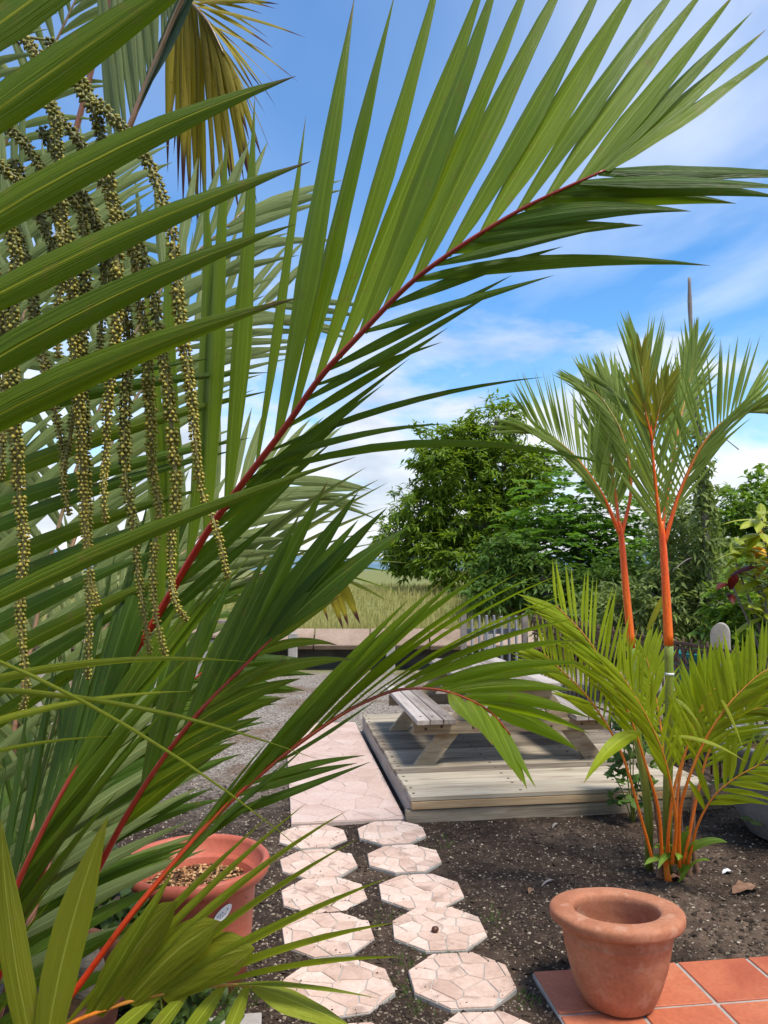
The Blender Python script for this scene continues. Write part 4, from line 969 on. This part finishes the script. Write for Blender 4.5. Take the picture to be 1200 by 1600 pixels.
# upper crown A
yf([(1034, 840, 4.02), (1026, 775, 4.0), (1019, 700, 3.98), (1014, 630, 3.98), (1008, 570, 4.0)], .52, .023, 30, 'crown', 32, 12, .05, stalk='shaft', up=Vector((.25, -1, 0)), droop=.0, r0=.013)
yf([(1038, 850, 4.02), (1062, 770, 4.0), (1098, 695, 3.96), (1140, 652, 3.92), (1185, 640, 3.9), (1215, 655, 3.88)], .48, .020, 40, 'crown', 44, 44, .10, stalk='crownstalk', up=Vector((-.3, -1, .3)), droop=.04, solo=False, r0=.012, asym=(1, .45))
yf([(1034, 830, 4.06), (1058, 680, 4.2), (1074, 610, 4.28), (1086, 550, 4.32)], .36, .020, 38, 'crown', 30, 10, .25, stalk='crownstalk', up=Vector((.2, -1, 0)), droop=.0, solo=False)
yf([(1020, 690, 3.97), (1008, 640, 3.95), (1004, 590, 3.95), (1003, 560, 3.95)], .24, .026, 10, 'spear', 22, 8, .1, stalk='crownstalk', droop=.0, r0=.006)
yf([(1019, 690, 3.99), (1030, 640, 3.96), (1042, 600, 3.95)], .20, .024, 8, 'spear', 30, 12, .1, stalk='crownstalk', droop=.0, r0=.005)
yf([(1016, 680, 4.0), (985, 640, 4.05), (962, 615, 4.1), (945, 598, 4.12)], .28, .019, 26, 'crown', 40, 20, .1, stalk='cane', droop=.02, solo=False, r0=.006, asym=(.4, 1))
# crown B
yf([(969, 835, 4.12), (942, 775, 4.1), (908, 725, 4.06), (882, 698, 4.0), (858, 680, 3.96), (838, 672, 3.94)], .44, .022, 30, 'crown', 42, 42, .10, stalk='crownstalk', up=Vector((.3, -1, .25)), droop=.02, r0=.012, asym=(.4, 1), r=.35)
yf([(972, 835, 4.12), (986, 760, 4.16), (972, 680, 4.22), (945, 630, 4.28), (922, 605, 4.3)], .34, .020, 38, 'crown', 36, 18, .25, stalk='crownstalk', up=Vector((.2, -1, 0)), droop=.02, solo=False, r0=.011)
yf([(968, 830, 4.14), (960, 760, 4.2), (950, 690, 4.26), (945, 640, 4.3)], .44, .020, 34, 'crown', 28, 12, .15, stalk='crownstalk', droop=.0, solo=False)
# lower fronds
yf([(1020, 1345, 3.98), (1005, 1290, 3.95), (975, 1187, 3.90), (945, 1128, 3.86), (912, 1082, 3.82), (878, 1048, 3.80), (850, 1022, 3.78)], .32, .024, 16, 'right', 48, 40, .45, up=Vector((.3, -1, .2)), droop=.02, r0=.009, asym=(.55, 1))
yf([(1035, 1350, 3.98), (1029, 1267, 3.93), (1008, 1192, 3.88), (983, 1117, 3.84), (950, 1050, 3.80), (915, 995, 3.78), (868, 945, 3.76)], .37, .026, 22, 'right', 48, 40, .40, up=Vector((.3, -1, .2)), droop=.02, r0=.010, asym=(.6, 1))
yf([(1062, 1355, 3.98), (1062, 1275, 3.92), (1076, 1217, 3.86), (1102, 1156, 3.82), (1133, 1108, 3.78), (1160, 1078, 3.76), (1190, 1052, 3.74), (1225, 1035, 3.72)], .32, .027, 24, 'right', 50, 42, .36, up=Vector((-.25, -1, .2)), droop=.02, r0=.010, asym=(1, .5))
yf([(1050, 1350, 3.96), (1056, 1280, 3.88), (1038, 1185, 3.78), (1005, 1110, 3.70), (968, 1050, 3.66)], .36, .030, 16, 'right', 42, 34, .40, up=Vector((.3, -1, .2)), droop=.03, r0=.010, asym=(.5, 1))
yf([(1075, 1350, 3.98), (1090, 1290, 3.92), (1115, 1245, 3.86), (1150, 1215, 3.8), (1195, 1190, 3.74)], .28, .036, 8, 'right', 50, 25, .35, up=Vector((-.1, -1, .5)), droop=.12, r0=.008, r=.2)
bulkr = MB()
for (ctrl, L, n_) in (([(1055, 1350, 4.04), (1060, 1230, 4.1), (1078, 1150, 4.16), (1095, 1090, 4.2), (1120, 1050, 4.22)], .30, 18), ([(1045, 1350, 4.06), (1040, 1200, 4.12), (1030, 1120, 4.2), (1018, 1060, 4.26), (1008, 1020, 4.3)], .28, 16), ([(1068, 1350, 4.0), (1090, 1240, 4.0), (1110, 1170, 4.0), (1150, 1120, 3.98), (1190, 1105, 3.95)], .34, 14), ([(1040, 1355, 4.0), (1052, 1240, 3.98), (1080, 1150, 3.96), (1105, 1090, 3.95), (1140, 1060, 3.94)], .30, 16)):
    fr = Frond(young, PX(ctrl), .010, .0025, M['orange'], 50)
    fr.auto(.35, 1, n_, L, .030, 46, 24, CAMW, None, droop=.05, lift=.05, bulk=bulkr, rows=6, taper=.5)
stuff(bulkr.build('lower_leaflets', M['right'], young))
stuff(bulk.build('leaflets', M['crown'], young))
for (b, t, m_) in (((1030, 960, 4.1), (1052, 925, 4.05), 'drybrown'),):
    mb = MB(); leaf(mb, W(1012, 985, 4.1), W(1040, 925, 4.08), .03, CAMW, prof=strap_prof, rows=6); mb.build('sheath', M['spear'], young)
mb = MB(); leaf(mb, W(1000, 1145, 3.75), W(912, 1224, 3.6), .07, Vector((.3, -1, .5)), bend=Vector((0, 0, .05)), prof=palm_prof, rows=9); mb.build('leaflet', M['right'], young)
for (b, t) in (((1120, 1080, 3.8), (1163, 1175, 3.72)), ((1052, 1150, 3.8), (1165, 1190, 3.7)), ((1050, 1090, 3.85), (1098, 1142, 3.75))):
    mb = MB(); leaf(mb, W(*b), W(*t), .022, Vector((.2, -1, .5)), bend=Vector((0, 0, .03)), rows=7); mb.build('leaflet', M['young'], young)

# low broad-leaved weed at its foot
wb = G(1062, 1380); wb.z = 0
weed = thing('weed_plant', 'small light green broad-leaved weed at the foot of the young palm', 'plant', tuple(wb))
for (t, w, dd) in (((1006, 1352), .045, 0), ((1028, 1358), .035, -.05), ((1090, 1312), .045, -.05), ((1137, 1316), .06, -.05), ((1075, 1290), .05, .02), ((1048, 1322), .04, 0), ((1022, 1325), .04, .02), ((1110, 1345), .04, -.06), ((1060, 1345), .04, -.08)):
    mb = MB(); leaf(mb, wb + Vector((rng.uniform(-.02, .02), 0, rng.uniform(.0, .12))), W(t[0], t[1], 3.93 + dd), w, Vector((0, -.6, 1)), bend=Vector((0, 0, .05)), prof=oval_prof, rows=8, fold=.25); mb.build('leaf', M['weed'], weed)

# ------------------------------------------------------------------ plants round the left pots
sh = thing('strap_leaf_plant', 'dark strap-leaved plant growing in the brown clay planter', 'plant', (oc.x, oc.y, oz - .06))
for i in range(5):
    a = Vector((oc.x + rng.uniform(-.1, .18), oc.y + rng.uniform(-.1, .1), oz - .09)); b = a + Vector((rng.uniform(-.1, .15), rng.uniform(-.08, .08), rng.uniform(.25, .5)))
    mb = MB(); tube(mb, crom([a, a.lerp(b, .5) + Vector((.02, 0, 0)), b], 8), .009, 6); mb.build('stem', M['bark'], sh)
    for k in range(9):
        an = rng.uniform(0, 6.28); L = rng.uniform(.18, .30)
        dv = Vector((math.cos(an), math.sin(an), rng.uniform(-.7, .5))).normalized()
        mb = MB(); leaf(mb, a.lerp(b, rng.uniform(.5, 1)), b + dv * L + Vector((0, 0, -.06)), rng.uniform(.03, .05), Vector((0, -.5, 1)), bend=Vector((0, 0, .05)), prof=strap_prof, rows=7, fold=.2); mb.build('leaf', M['shrub'] if k % 3 else M['blade'], sh)
mb = MB(); leaf(mb, W(200, 1235, 2.2), W(190, 1212, 2.2), .035, CAMW, prof=oval_prof, rows=5); mb.build('bract', M['crimson'], sh)

def shrub(name, label, c, rx, ry, h, n, L, w, mat, flowers=0):
    t = thing(name, label, 'plant', (c.x, c.y, 0)); cr_ = MB(); st = MB()
    for i in range(n):
        an = rng.uniform(0, 6.28); q = math.sqrt(rng.random()); p = Vector((c.x + rx * q * math.cos(an), c.y + ry * q * math.sin(an), h * (.15 + .85 * rng.random()) * (1.15 - .45 * q)))
        if i % 6 == 0: tube(st, crom([Vector((c.x, c.y, -.01)), Vector((c.x, c.y, 0)).lerp(p, .5) + Vector((0, 0, .04)), p], 6), .004, 5)
        for k in range(4):
            dv = Vector((rng.gauss(0, 1), rng.gauss(0, 1), rng.gauss(.25, .6))).normalized()
            leaf(cr_, p, p + dv * L * rng.uniform(.7, 1.2), w * rng.uniform(.8, 1.2), Vector((dv.x * -.5, -.3, 1)), prof=oval_prof, rows=4, cols=(-1, 0, 1), fold=.25, bend=Vector((0, 0, .01)))
    st.build('stems', M['cane'], t); stuff(cr_.build('leaves', mat, t))
    return t
fp = shrub('flowering_plant', 'low bushy plant with a pink flower cluster in front of the red planter', Vector((-.70, 2.62, 0)), .22, .14, .42, 90, .06, .035, M['shrub'])
for (x, y, m_) in ((342, 1462, 'pink'), (347, 1470, 'pink'), (336, 1472, 'pink'), (350, 1462, 'pink'), (332, 1484, 'crimson'), (360, 1482, 'pink')):
    mb = MB(); c = W(x, y, 2.52)
    for k in range(7):
        dv = Vector((rng.gauss(0, 1), rng.gauss(-.6, .5), rng.gauss(.4, .6))).normalized(); leaf(mb, c, c + dv * .018, .013, Vector((0, -1, .4)), prof=oval_prof, rows=3, cols=(-1, 0, 1))
    mb.build('flower', M[m_], fp)
shrub('leafy_shrub', 'dark small-leaved shrub between the brown planter and the red planter', Vector((-1.12, 2.86, 0)), .28, .20, .62, 150, .07, .04, M['shrub'])
shrub('trailing_shrub', 'glossy dark shrub at the left edge behind the brown planter', Vector((-1.55, 2.9, 0)), .35, .3, .95, 150, .09, .05, M['shrub'])
shrub('grey_planter_plant', 'grey-green leafy plant growing in the cement planter', Vector((g0.x - .1, g0.y, 0)), .32, .3, .98, 120, .08, .045, M['bush'])
# white-flowered plant on the deck edge
wf = shrub('white_flower_plant', 'leafy plant with small white flowers behind the young palm', W(985, 1150, 5.0) * 1.0, .12, .10, .80, 60, .07, .04, M['lawn'])
for k in range(7):
    mb = MB(); c = W(985 + rng.uniform(-7, 9), 1125 + rng.uniform(-9, 9), 4.86)
    for j in range(6):
        an = j * 1.047; leaf(mb, c, c + Vector((math.cos(an), -.3, math.sin(an))) * .016, .012, CAMW, prof=oval_prof, rows=3, cols=(-1, 0, 1))
    mb.build('flower', M['white'], wf)

# ------------------------------------------------------------------ background
# low retaining wall with panels between posts and dark bays beneath
wy = 12.35
wall = thing('retaining_wall', 'low pinkish concrete wall with dark open bays below the grass bank', 'wall', (-1.0, wy, 0))
I3 = Matrix.Identity(3)
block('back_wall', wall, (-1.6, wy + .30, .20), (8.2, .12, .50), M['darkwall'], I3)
x = -5.6; k = 0
while x < 2.2:
    w_ = rng.uniform(.80, 1.0)
    block('panel', wall, (x + w_ / 2, wy + .10 + rng.uniform(-.01, .01), .49 + rng.uniform(-.006, .006)), (w_ - .02, .10, .40), M['panel'], Matrix.Rotation(R(-52), 3, 'X'), b=.012)
    x += w_
for px in (160, 318, 460, 610, 760):
    X = (px - 600) / F * wy; block('post', wall, (X, wy - .09, .29), (.145, .10, .62), M['concrete'], I3, b=.012)
lc = W(312, 1000, 11.3)
step = thing('concrete_block', 'grey concrete block wall left of the dark wall bays', 'wall', (lc.x, 11.3, 0))
block('wall_face', step, (lc.x, 11.3, .29), (1.25, .35, .62), M['concrete'], Matrix.Rotation(R(-6), 3, 'Z'), b=.02)
block('cap', step, (lc.x, 11.3, .645), (1.40, .42, .05), M['panel'], Matrix.Rotation(R(-6), 3, 'Z'), b=.01)
block('rail', step, (lc.x + .2, 11.5, .83), (1.7, .08, .05), M['deadwood'], Matrix.Rotation(R(-6), 3, 'Z'), b=.01)
for s in (-.45, .45): block('rail_post', step, (lc.x + .2 + s, 11.5, .73), (.07, .07, .16), M['deadwood'], I3, b=.01)

def blades(name, label, region, n, h0, h1, w, mat, hf, cat='grass', stiff=.35):
    mb = MB(); V, Fc, UV, RR = [], [], [], []
    for i in range(n):
        x, y = region(); z = hf(x, y) - .01; h = rng.uniform(h0, h1); an = rng.uniform(0, 6.28); ln = rng.uniform(.05, stiff) * h; k = len(V)
        dx, dy = math.cos(an), math.sin(an); sx = w * rng.uniform(.6, 1.2)
        V += [(x - sx, y, z), (x + sx, y, z), (x - sx * .7 + dx * ln * .4, y + dy * ln * .4, z + h * .6), (x + sx * .7 + dx * ln * .4, y + dy * ln * .4, z + h * .6), (x + dx * ln, y + dy * ln, z + h)]
        Fc += [(k, k + 1, k + 3, k + 2), (k + 2, k + 3, k + 4)]; UV += [(0, 0), (1, 0), (0, .6), (1, .6), (.5, 1)]; RR += [rng.random()] * 5
    mb.add(V, Fc, UV, RR); return stuff(tag(mb.build(name, mat), label, cat))
blades('bank_grass', 'dry yellow-green grass covering the bank above the wall', lambda: (rng.uniform(-9, 6), 12.75 + 8 * rng.random() ** 1.5), 30000, .06, .26, .008, M['grass'], bank_h)
blades('lawn_grass', 'green grass tuft beside the concrete pad, bottom left', lambda: (G(300 + rng.gauss(0, 50), 1568 + rng.uniform(-14, 12)).x, G(300, 1560 + rng.uniform(-12, 18)).y), 900, .03, .07, .0022, M['lawn'], ground_h, stiff=.8)
def nearstone():
    i = rng.choice((0, 1, 2, 3, 4)); a = rng.choice(((640, 1500), (632, 1545), (655, 1575), (595, 1437), (700, 1490), (770, 1440), (450, 1305), (690, 1320), (820, 1560)))
    p = G(a[0] + rng.gauss(0, 12), a[1] + rng.gauss(0, 9)); return p.x, p.y
blades('weeds', 'tiny green weeds sprouting between the stepping stones', nearstone, 420, .012, .034, .0028, M['lawn'], ground_h, 'weeds', 1.1)

def diamond_leaves(mb, C, Dv, L, w, droop, r):
    """vectorised folded lance leaves: centres C, directions Dv"""
    n = len(C); Dv = Dv / np.linalg.norm(Dv, axis=1, keepdims=True)
    up = np.array([0, 0, 1.0]) + nrng.normal(0, .45, (n, 3)); S = np.cross(Dv, up); S /= np.linalg.norm(S, axis=1, keepdims=True) + 1e-9; N = np.cross(S, Dv)
    L = L * nrng.uniform(.7, 1.2, (n, 1)); w = w * nrng.uniform(.75, 1.2, (n, 1)); g = np.array([0, 0, -1.0])
    P0 = C; P1 = C + Dv * L * .45 + g * droop * L * .12; P2 = C + Dv * L + g * droop * L * .5
    A = P1 + S * w / 2 + N * w * .16; B = P1 - S * w / 2 + N * w * .16
    V = np.stack([P0, A, P1, B, P2], 1).reshape(-1, 3); b = (np.arange(n) * 5)[:, None]
    Fc = np.concatenate([b + np.array([[0, 1, 2]]), b + np.array([[0, 2, 3]]), b + np.array([[1, 4, 2]]), b + np.array([[2, 4, 3]])])
    uv = np.tile(np.array([(.5, 0), (1, .45), (.5, .45), (0, .45), (.5, 1)]), (n, 1))
    mb.f.extend([tuple(q) for q in (Fc + mb.n).tolist()]); mb.v.append(V); mb.uv.append(uv); mb.r.append(np.repeat(r, 5)); mb.n += n * 5

def tree(name, label, base, lobes, n, per, L, w, mat, style='whorl', droop=.6, trunk_r=.12, cat='tree', fork=.35, twigs=40, hollow=.45):
    t = thing(name, label, cat, tuple(base)); mb = MB(); base = Vector(base)
    lob = [(Vector(c), Vector(rr)) for c, rr in lobes]; vol = np.array([r_.x * r_.y * r_.z for c, r_ in lob]) ** .72; vol /= vol.sum()
    C = []; OUT = []
    for i in range(n):
        c, r_ = lob[nrng.choice(len(lob), p=vol)]
        dv = Vector(nrng.normal(0, 1, 3)).normalized(); q = hollow + (1 - hollow) * rng.random() ** .6
        q *= 1 + .55 * mnoise.noise(dv * 2.6 + c)
        C.append(c + Vector((dv.x * r_.x, dv.y * r_.y, dv.z * r_.z)) * q); OUT.append(dv)
    cz = [c.z for c, _ in lob]
    tw = MB(); top = max(lob, key=lambda a: a[0].z)[0]; fk = base.lerp(Vector((top.x, top.y, top.z)), fork)
    tube(tw, crom([base + Vector((0, 0, -.1)), base.lerp(fk, .5) + Vector((.04, 0, 0)), fk], 8), lambda t_: trunk_r * (1 - .35 * t_), 9)
    for c, r_ in lob: tube(tw, crom([fk - Vector((0, 0, .1)), fk.lerp(c, .5) + Vector((rng.uniform(-.1, .1), 0, .08)), c], 8), lambda t_: trunk_r * .6 * (1 - .8 * t_), 6)
    for i in range(min(twigs, n)):
        c = min(lob, key=lambda a: (a[0] - C[i]).length)[0]; tube(tw, crom([c, c.lerp(C[i], .5) + Vector((0, 0, .06)), C[i]], 5), lambda t_: .016 * (1 - .7 * t_), 4)
    tw.build('trunk', M['bark'], t)
    C = np.array(C); OUT = np.array(OUT); tone = np.clip(nrng.normal(.48, .28, n), 0, 1)
    if style == 'whorl':
        CC = np.repeat(C, per, 0) + nrng.normal(0, L * .22, (n * per, 3)); DD = nrng.normal(0, 1, (n * per, 3)); DD[:, 2] = DD[:, 2] * .5 - .15; DD += np.repeat(OUT, per, 0) * .6
        diamond_leaves(mb, CC, DD, L, w, droop, np.clip(np.repeat(tone, per) + nrng.normal(0, .14, n * per), 0, 1))
    else:                                    # feather: paired leaflets along an arching stalk
        az = nrng.uniform(0, 6.283, n); dirh = np.stack([np.cos(az), np.sin(az), nrng.uniform(-.1, .5, n)], 1) + OUT * .5; dirh /= np.linalg.norm(dirh, axis=1, keepdims=True)
        sd = np.cross(dirh, [0, 0, 1.0]); sd /= np.linalg.norm(sd, axis=1, keepdims=True)
        for k in range(per):
            u = (k + .5) / per; p = C + dirh * (u * L * 3.2) + np.array([0, 0, -1.0]) * (u * u * L * 1.3)
            for s in (-1, 1): diamond_leaves(mb, p, sd * s + dirh * .45, L * (1 - .45 * abs(u - .4)), w, droop, np.clip(tone + nrng.normal(0, .1, n), 0, 1))
    mb.build('crown', mat, t)
    return t
def at(px, py, d): return W(px, py, d)
tree('mango_tree', 'tall bushy mango tree standing on the bank behind the wall', (1.9, 17.0, .95), [
    (at(775, 660, 17), (.62, .7, .62)), (at(690, 710, 17), (.75, .8, .6)), (at(730, 700, 17), (.8, .8, .6)), (at(830, 735, 17), (.6, .8, .6)), (at(715, 745, 17), (1.0, 1.0, .7)), (at(625, 840, 17), (.5, .8, .5)), (at(790, 740, 17), (.85, 1.0, .75)), (at(660, 800, 17), (.72, .9, .6)), (at(740, 810, 17), (1.25, 1.2, .8)), (at(650, 865, 17), (.80, .9, .55)), (at(745, 870, 16.6), (1.4, 1.2, .65)), (at(815, 800, 17.3), (.7, .9, .8))],
    1750, 15, .20, .060, M['mango'], droop=.5, trunk_r=.15, twigs=200, hollow=.5)
tree('feathery_tree', 'deep green feathery-leaved tree between the mango tree and the young palm', (4.0, 15.0, .9), [
    (at(890, 790, 15), (.95, .9, .70)), (at(945, 830, 15), (1.0, .9, .85)), (at(850, 850, 14.6), (.9, .9, .75)), (at(910, 880, 14.4), (1.2, .9, .7)), (at(985, 870, 14.6), (.9, .9, .8))],
    860, 11, .15, .055, M['feather'], style='feather', droop=.3, trunk_r=.11)
tree('lime_bush', 'bright green bush low in front of the mango and feathery trees', (2.6, 14.2, .75), [(at(800, 880, 14), (.75, .6, .5)), (at(850, 915, 13.6), (.8, .6, .45)), (at(770, 925, 13.6), (.6, .5, .3)), (at(930, 925, 13.2), (.7, .5, .4)), (at(990, 900, 13.2), (.6, .5, .5))], 700, 10, .15, .06, M['lawn'], droop=.5, trunk_r=.05, cat='bush')
tree('vine_thicket', 'grey-green vine thicket behind the iron fence, around the dead pole', (3.9, 9.6, 0), [
    (at(1070, 890, 9.5), (.50, .5, .75)), (at(1040, 950, 9.3), (.60, .5, .5)), (at(1105, 940, 9.3), (.45, .5, .5)), (at(1060, 820, 9.8), (.35, .4, .4)), (at(985, 960, 9.6), (.6, .5, .4)), (at(910, 985, 10.2), (.55, .4, .35))], 900, 9, .12, .045, M['bush'], droop=.6, trunk_r=.05, cat='bush', twigs=160)
tree('round_tree', 'dense dark round tree rising at the right edge behind the croton', (7.6, 14.0, .9), [(at(1215, 800, 14), (.95, 1, .8)), (at(1160, 850, 14), (.85, .9, .75)), (at(1250, 870, 14), (1.3, 1, .9)), (at(1180, 930, 13), (1.0, .9, .6)), (at(1120, 900, 13), (.6, .6, .5))], 1000, 12, .17, .075, M['bush2'], droop=.5, trunk_r=.13)
tree('hedge', 'shaded dark hedge beyond the fence under the croton', (3.7, 7.6, 0), [(at(1190, 960, 7.6), (.5, .4, .5)), (at(1150, 1010, 7.6), (.35, .3, .4)), (at(1240, 1000, 7.4), (.5, .4, .6))], 420, 10, .13, .05, M['bush2'], droop=.5, trunk_r=.04, cat='bush')

# dead pole wrapped in a climber
pb = W(1118, 1000, 9.0); pb.z = 0
pole = thing('dead_pole', 'bare dead trunk rising above the young palm, wrapped lower down by a climber', 'dead tree', tuple(pb))
pp = crom([Vector((pb.x, 9.0, -.02)), W(1112, 960, 9.0), W(1103, 840, 9.0), W(1097, 740, 9.0), W(1087, 620, 9.0), W(1079, 500, 9.0), W(1077, 434, 9.0)], 40)
mb = MB(); tube(mb, pp, lambda t: .050 - .030 * t + .003 * math.sin(t * 37), 9); mb.build('trunk', M['deadwood'], pole)
mb = MB(); c = []
for i in range(300):
    t = rng.triangular(.02, .72, .45); p = pp[int(t * 39)]; an = rng.uniform(0, 6.28); q = rng.uniform(.02, .20) * (1.1 - t); c.append((p.x + q * math.cos(an), p.y + q * math.sin(an), p.z + rng.gauss(0, .05)))
c = np.array(c); CC = np.repeat(c, 4, 0) + nrng.normal(0, .03, (1200, 3)); DD = nrng.normal(0, 1, (1200, 3)); DD[:, 2] -= .4
diamond_leaves(mb, CC, DD, .11, .05, .6, nrng.random(1200)); mb.build('climber_leaves', M['bush'], pole)
for i in range(9):
    p = pp[rng.randint(4, 26)]; e = p + Vector((rng.uniform(-.55, .45), rng.uniform(-.2, .2), rng.uniform(-.6, -.1))); mb = MB()
    tube(mb, crom([p, p.lerp(e, .5) + Vector((0, 0, .08)), e], 8), .006, 4); mb.build('vine', M['deadwood'], pole)

# croton
cb = W(1215, 1000, 6.3); cb.z = 0
croton = thing('croton', 'croton shrub with yellow-green, orange and dark red leaves at the right edge', 'shrub', tuple(cb))
for (tx, ty, n_, mix) in ((1165, 850, 15, 'gggggggo'), (1190, 810, 15, 'ggggg'), (1180, 875, 13, 'ggggo'), (1150, 880, 11, 'gggg'), (1205, 860, 14, 'gggggo'), (1140, 905, 4, 'rrr'), (1200, 905, 14, 'ggg'), (1225, 820, 12, 'ggg'), (1195, 945, 12, 'ggg')):
    e = W(tx, ty, 6.2 + rng.uniform(-.1, .25)); mb = MB()
    tube(mb, crom([cb + Vector((0, 0, -.02)), cb.lerp(e, .5) + Vector((.06, 0, .1)), e], 10), lambda t: .016 - .009 * t, 6); mb.build('branch', M['bark'], croton)
    for k in range(n_):
        an = rng.uniform(0, 6.28); dv = Vector((math.cos(an), math.sin(an) * .8 - .25, rng.uniform(-.5, .7))).normalized(); b = e + Vector((0, 0, rng.uniform(-.14, .03)))
        mb = MB(); leaf(mb, b, b + dv * rng.uniform(.18, .30) + Vector((0, 0, -.02)), rng.uniform(.055, .085), Vector((dv.x * -.6, -.4, 1)), bend=Vector((0, 0, .025)), prof=oval_prof, rows=6, fold=.25, wave=.12)
        mb.build('leaf', M['croton_' + rng.choice(mix)], croton)

# iron fence along the right of the deck, running away from the viewer
fA = Vector((2.74, 5.2, 0)); fB = Vector((1.92, 10.0, 0)); fd = (fB - fA).normalized(); fl = (fB - fA).length
fn = Vector((fd.y, -fd.x, 0)); FR = Matrix((fd, -fn, GZ)).transposed()
fence = thing('iron_fence', 'rusty iron bar fence with scrolled top between deck and bushes', 'fence', tuple((fA + fB) / 2))
for z in (.16, .78, .98): block('rail', fence, (fA + fB) / 2 + GZ * z, (fl, .022, .026), M['rust'], FR, b=.003)
nbars = int(fl / .115)
barm = MB(); tube(barm, [Vector((0, 0, -.02)), Vector((0, 0, 1.03))], .0085, 6); bme = barm.mesh('bar'); bme.materials.append(M['rust'])
ring = MB(); v = []; f = []
for i in range(14):
    a = 2 * math.pi * i / 14
    for (ro, to) in ((.050, -.007), (.050, .007), (.036, .007), (.036, -.007)): v.append((ro * math.cos(a), to, ro * math.sin(a) * 1.5))
for i in range(14):
    for k in range(4): f.append((i * 4 + k, i * 4 + (k + 1) % 4, ((i + 1) % 14) * 4 + (k + 1) % 4, ((i + 1) % 14) * 4 + k))
ring.add(v, f); rme = ring.mesh('scroll'); rme.materials.append(M['rust'])
for i in range(nbars):
    p = fA + fd * (i + .5) * fl / nbars
    place('bar', bme, None, fence, p)
    place('scroll', rme, None, fence, p + fd * fl / nbars * .5 + GZ * .88, FR)
# round-topped concrete post
ps = W(1127, 1035, 6.9); ps.z = 0
post = MB(); v = []; f = []; K2 = 15; hw, hd, ht = .125, .075, 1.02
out = [(-hw, -.02), (hw, -.02)] + [(hw * math.cos(math.pi * i / K2), ht + hw * .85 * math.sin(math.pi * i / K2)) for i in range(K2 + 1)]
ang = R(28)
for s in (-1, 1):
    for a, z in out:
        v.append((ps.x + a * math.cos(ang) - s * hd * math.sin(ang) * -1, ps.y + a * math.sin(ang) * 1 + s * hd * math.cos(ang), z))
n_ = len(out); f = [tuple(range(n_))[::-1], tuple(n_ + i for i in range(n_))] + [(i, (i + 1) % n_, n_ + (i + 1) % n_, n_ + i) for i in range(n_)]
post.add(v, f); tag(post.build('concrete_post', M['concrete'], origin=(ps.x, ps.y, 0), smooth=False), 'round-topped grey concrete post in the iron fence line', 'post')
tl = W(1090, 1020, 7.6)
tarp = thing('teal_bin', 'teal plastic bin just visible behind the fence bars', 'bin', (tl.x, tl.y, 0))
mb = MB(); lathe(mb, (tl.x, tl.y, 0), [(0, .001), (.18, .001), (.19, .02), (.23, .74), (.25, .75), (.25, .79), (.235, .795), (.22, .76), (.19, .10), (0, .09)], 28); mb.build('tub', M['teal'], tarp, origin=(tl.x, tl.y, 0))
mb = MB()
tube(mb, [Vector((tl.x + .255 * math.cos(a * .524), tl.y + .255 * math.sin(a * .524), .79)) for a in range(13)], .010, 6); mb.build('rim', M['teal'], tarp)

# board fence behind the table
bf = thing('board_fence', 'grey vertical board fence panel behind the picnic table', 'fence', (1.5, 10.3, 0))
for i in range(7): block('board', bf, (1.17 + i * .098, 10.3 + rng.uniform(-.004, .004), .485 + rng.uniform(-.01, .01)), (1.0, .092, .022), M['board'], Matrix.Rotation(math.pi / 2, 3, 'Y'), b=.003)
for z in (.2, .78): block('rail', bf, (1.46, 10.345, z), (.72, .04, .07), M['board'], I3)
for X in (1.06, 1.875): block('post', bf, (X, 10.33, .49), (.075, .075, 1.04), M['deadwood'], I3)
# rubble stones lying between the board fence and the wall
for i in range(9):
    mb = MB(); s_ = rng.uniform(.10, .19); x_, y_ = .55 + i * .16 + rng.uniform(-.03, .03), 11.3 + rng.gauss(0, .25)
    lathe(mb, (x_, y_, s_ * .5), [(0, -s_ * .6), (s_ * .8, -s_ * .5), (s_, 0), (s_ * .75, s_ * .5), (0, s_ * .62)], 9, .35)
    tag(mb.build('rubble_stone', M['concrete'] if i % 2 else M['panel'], origin=(x_, y_, 0)), 'pale rubble stone on the gravel behind the picnic table', 'stone', 'rubble stones behind the table')
# ------------------------------------------------------------------ small litter
p = G(680, 1456, .018); mb = MB(); lathe(mb, (p.x, p.y, .018), [(0, 0), (.012, .002), (.017, .010), (.014, .019), (.0, .024)], 14, .1)
tag(mb.build('nut', M['nut'], origin=(p.x, p.y, .018)), 'small round brown nut lying on a stepping stone', 'nut')
def flatleaf(px, py, L, w, an, mat, label, name='fallen_leaf', cat='fallen leaf', z=.006):
    p = G(px, py); mb = MB(); d = Vector((math.cos(an), math.sin(an), .08)); leaf(mb, Vector((p.x, p.y, z)) - d * L / 2, Vector((p.x, p.y, z)) + d * L / 2, w, UP, bend=Vector((0, 0, .012)), prof=oval_prof, rows=6, fold=-.3, wave=.2)
    tag(mb.build(name, mat), label, cat)
flatleaf(1165, 1393, .15, .09, .3, M['drybrown'], 'curled dry brown leaf on the soil right of the clay pot')
flatleaf(1137, 1366, .06, .035, .1, M['white'], 'small white scrap lying on the soil right of the young palm', 'paper_scrap', 'litter')
flatleaf(857, 1382, .10, .018, .6, M['deadwood'], 'pale dry sliver on the soil left of the clay pot rim', 'dry_sliver', 'litter')
flatleaf(868, 1292, .09, .02, .9, M['deadwood'], 'pale dry sliver on the soil in front of the deck', 'dry_sliver', 'litter')
flatleaf(1058, 1376, .10, .05, -.4, M['drybrown'], 'small brown leaf at the base of the young palm')
flatleaf(830, 1395, .05, .03, 1.0, M['drybrown'], 'tiny brown leaf beside the third stepping stone row')
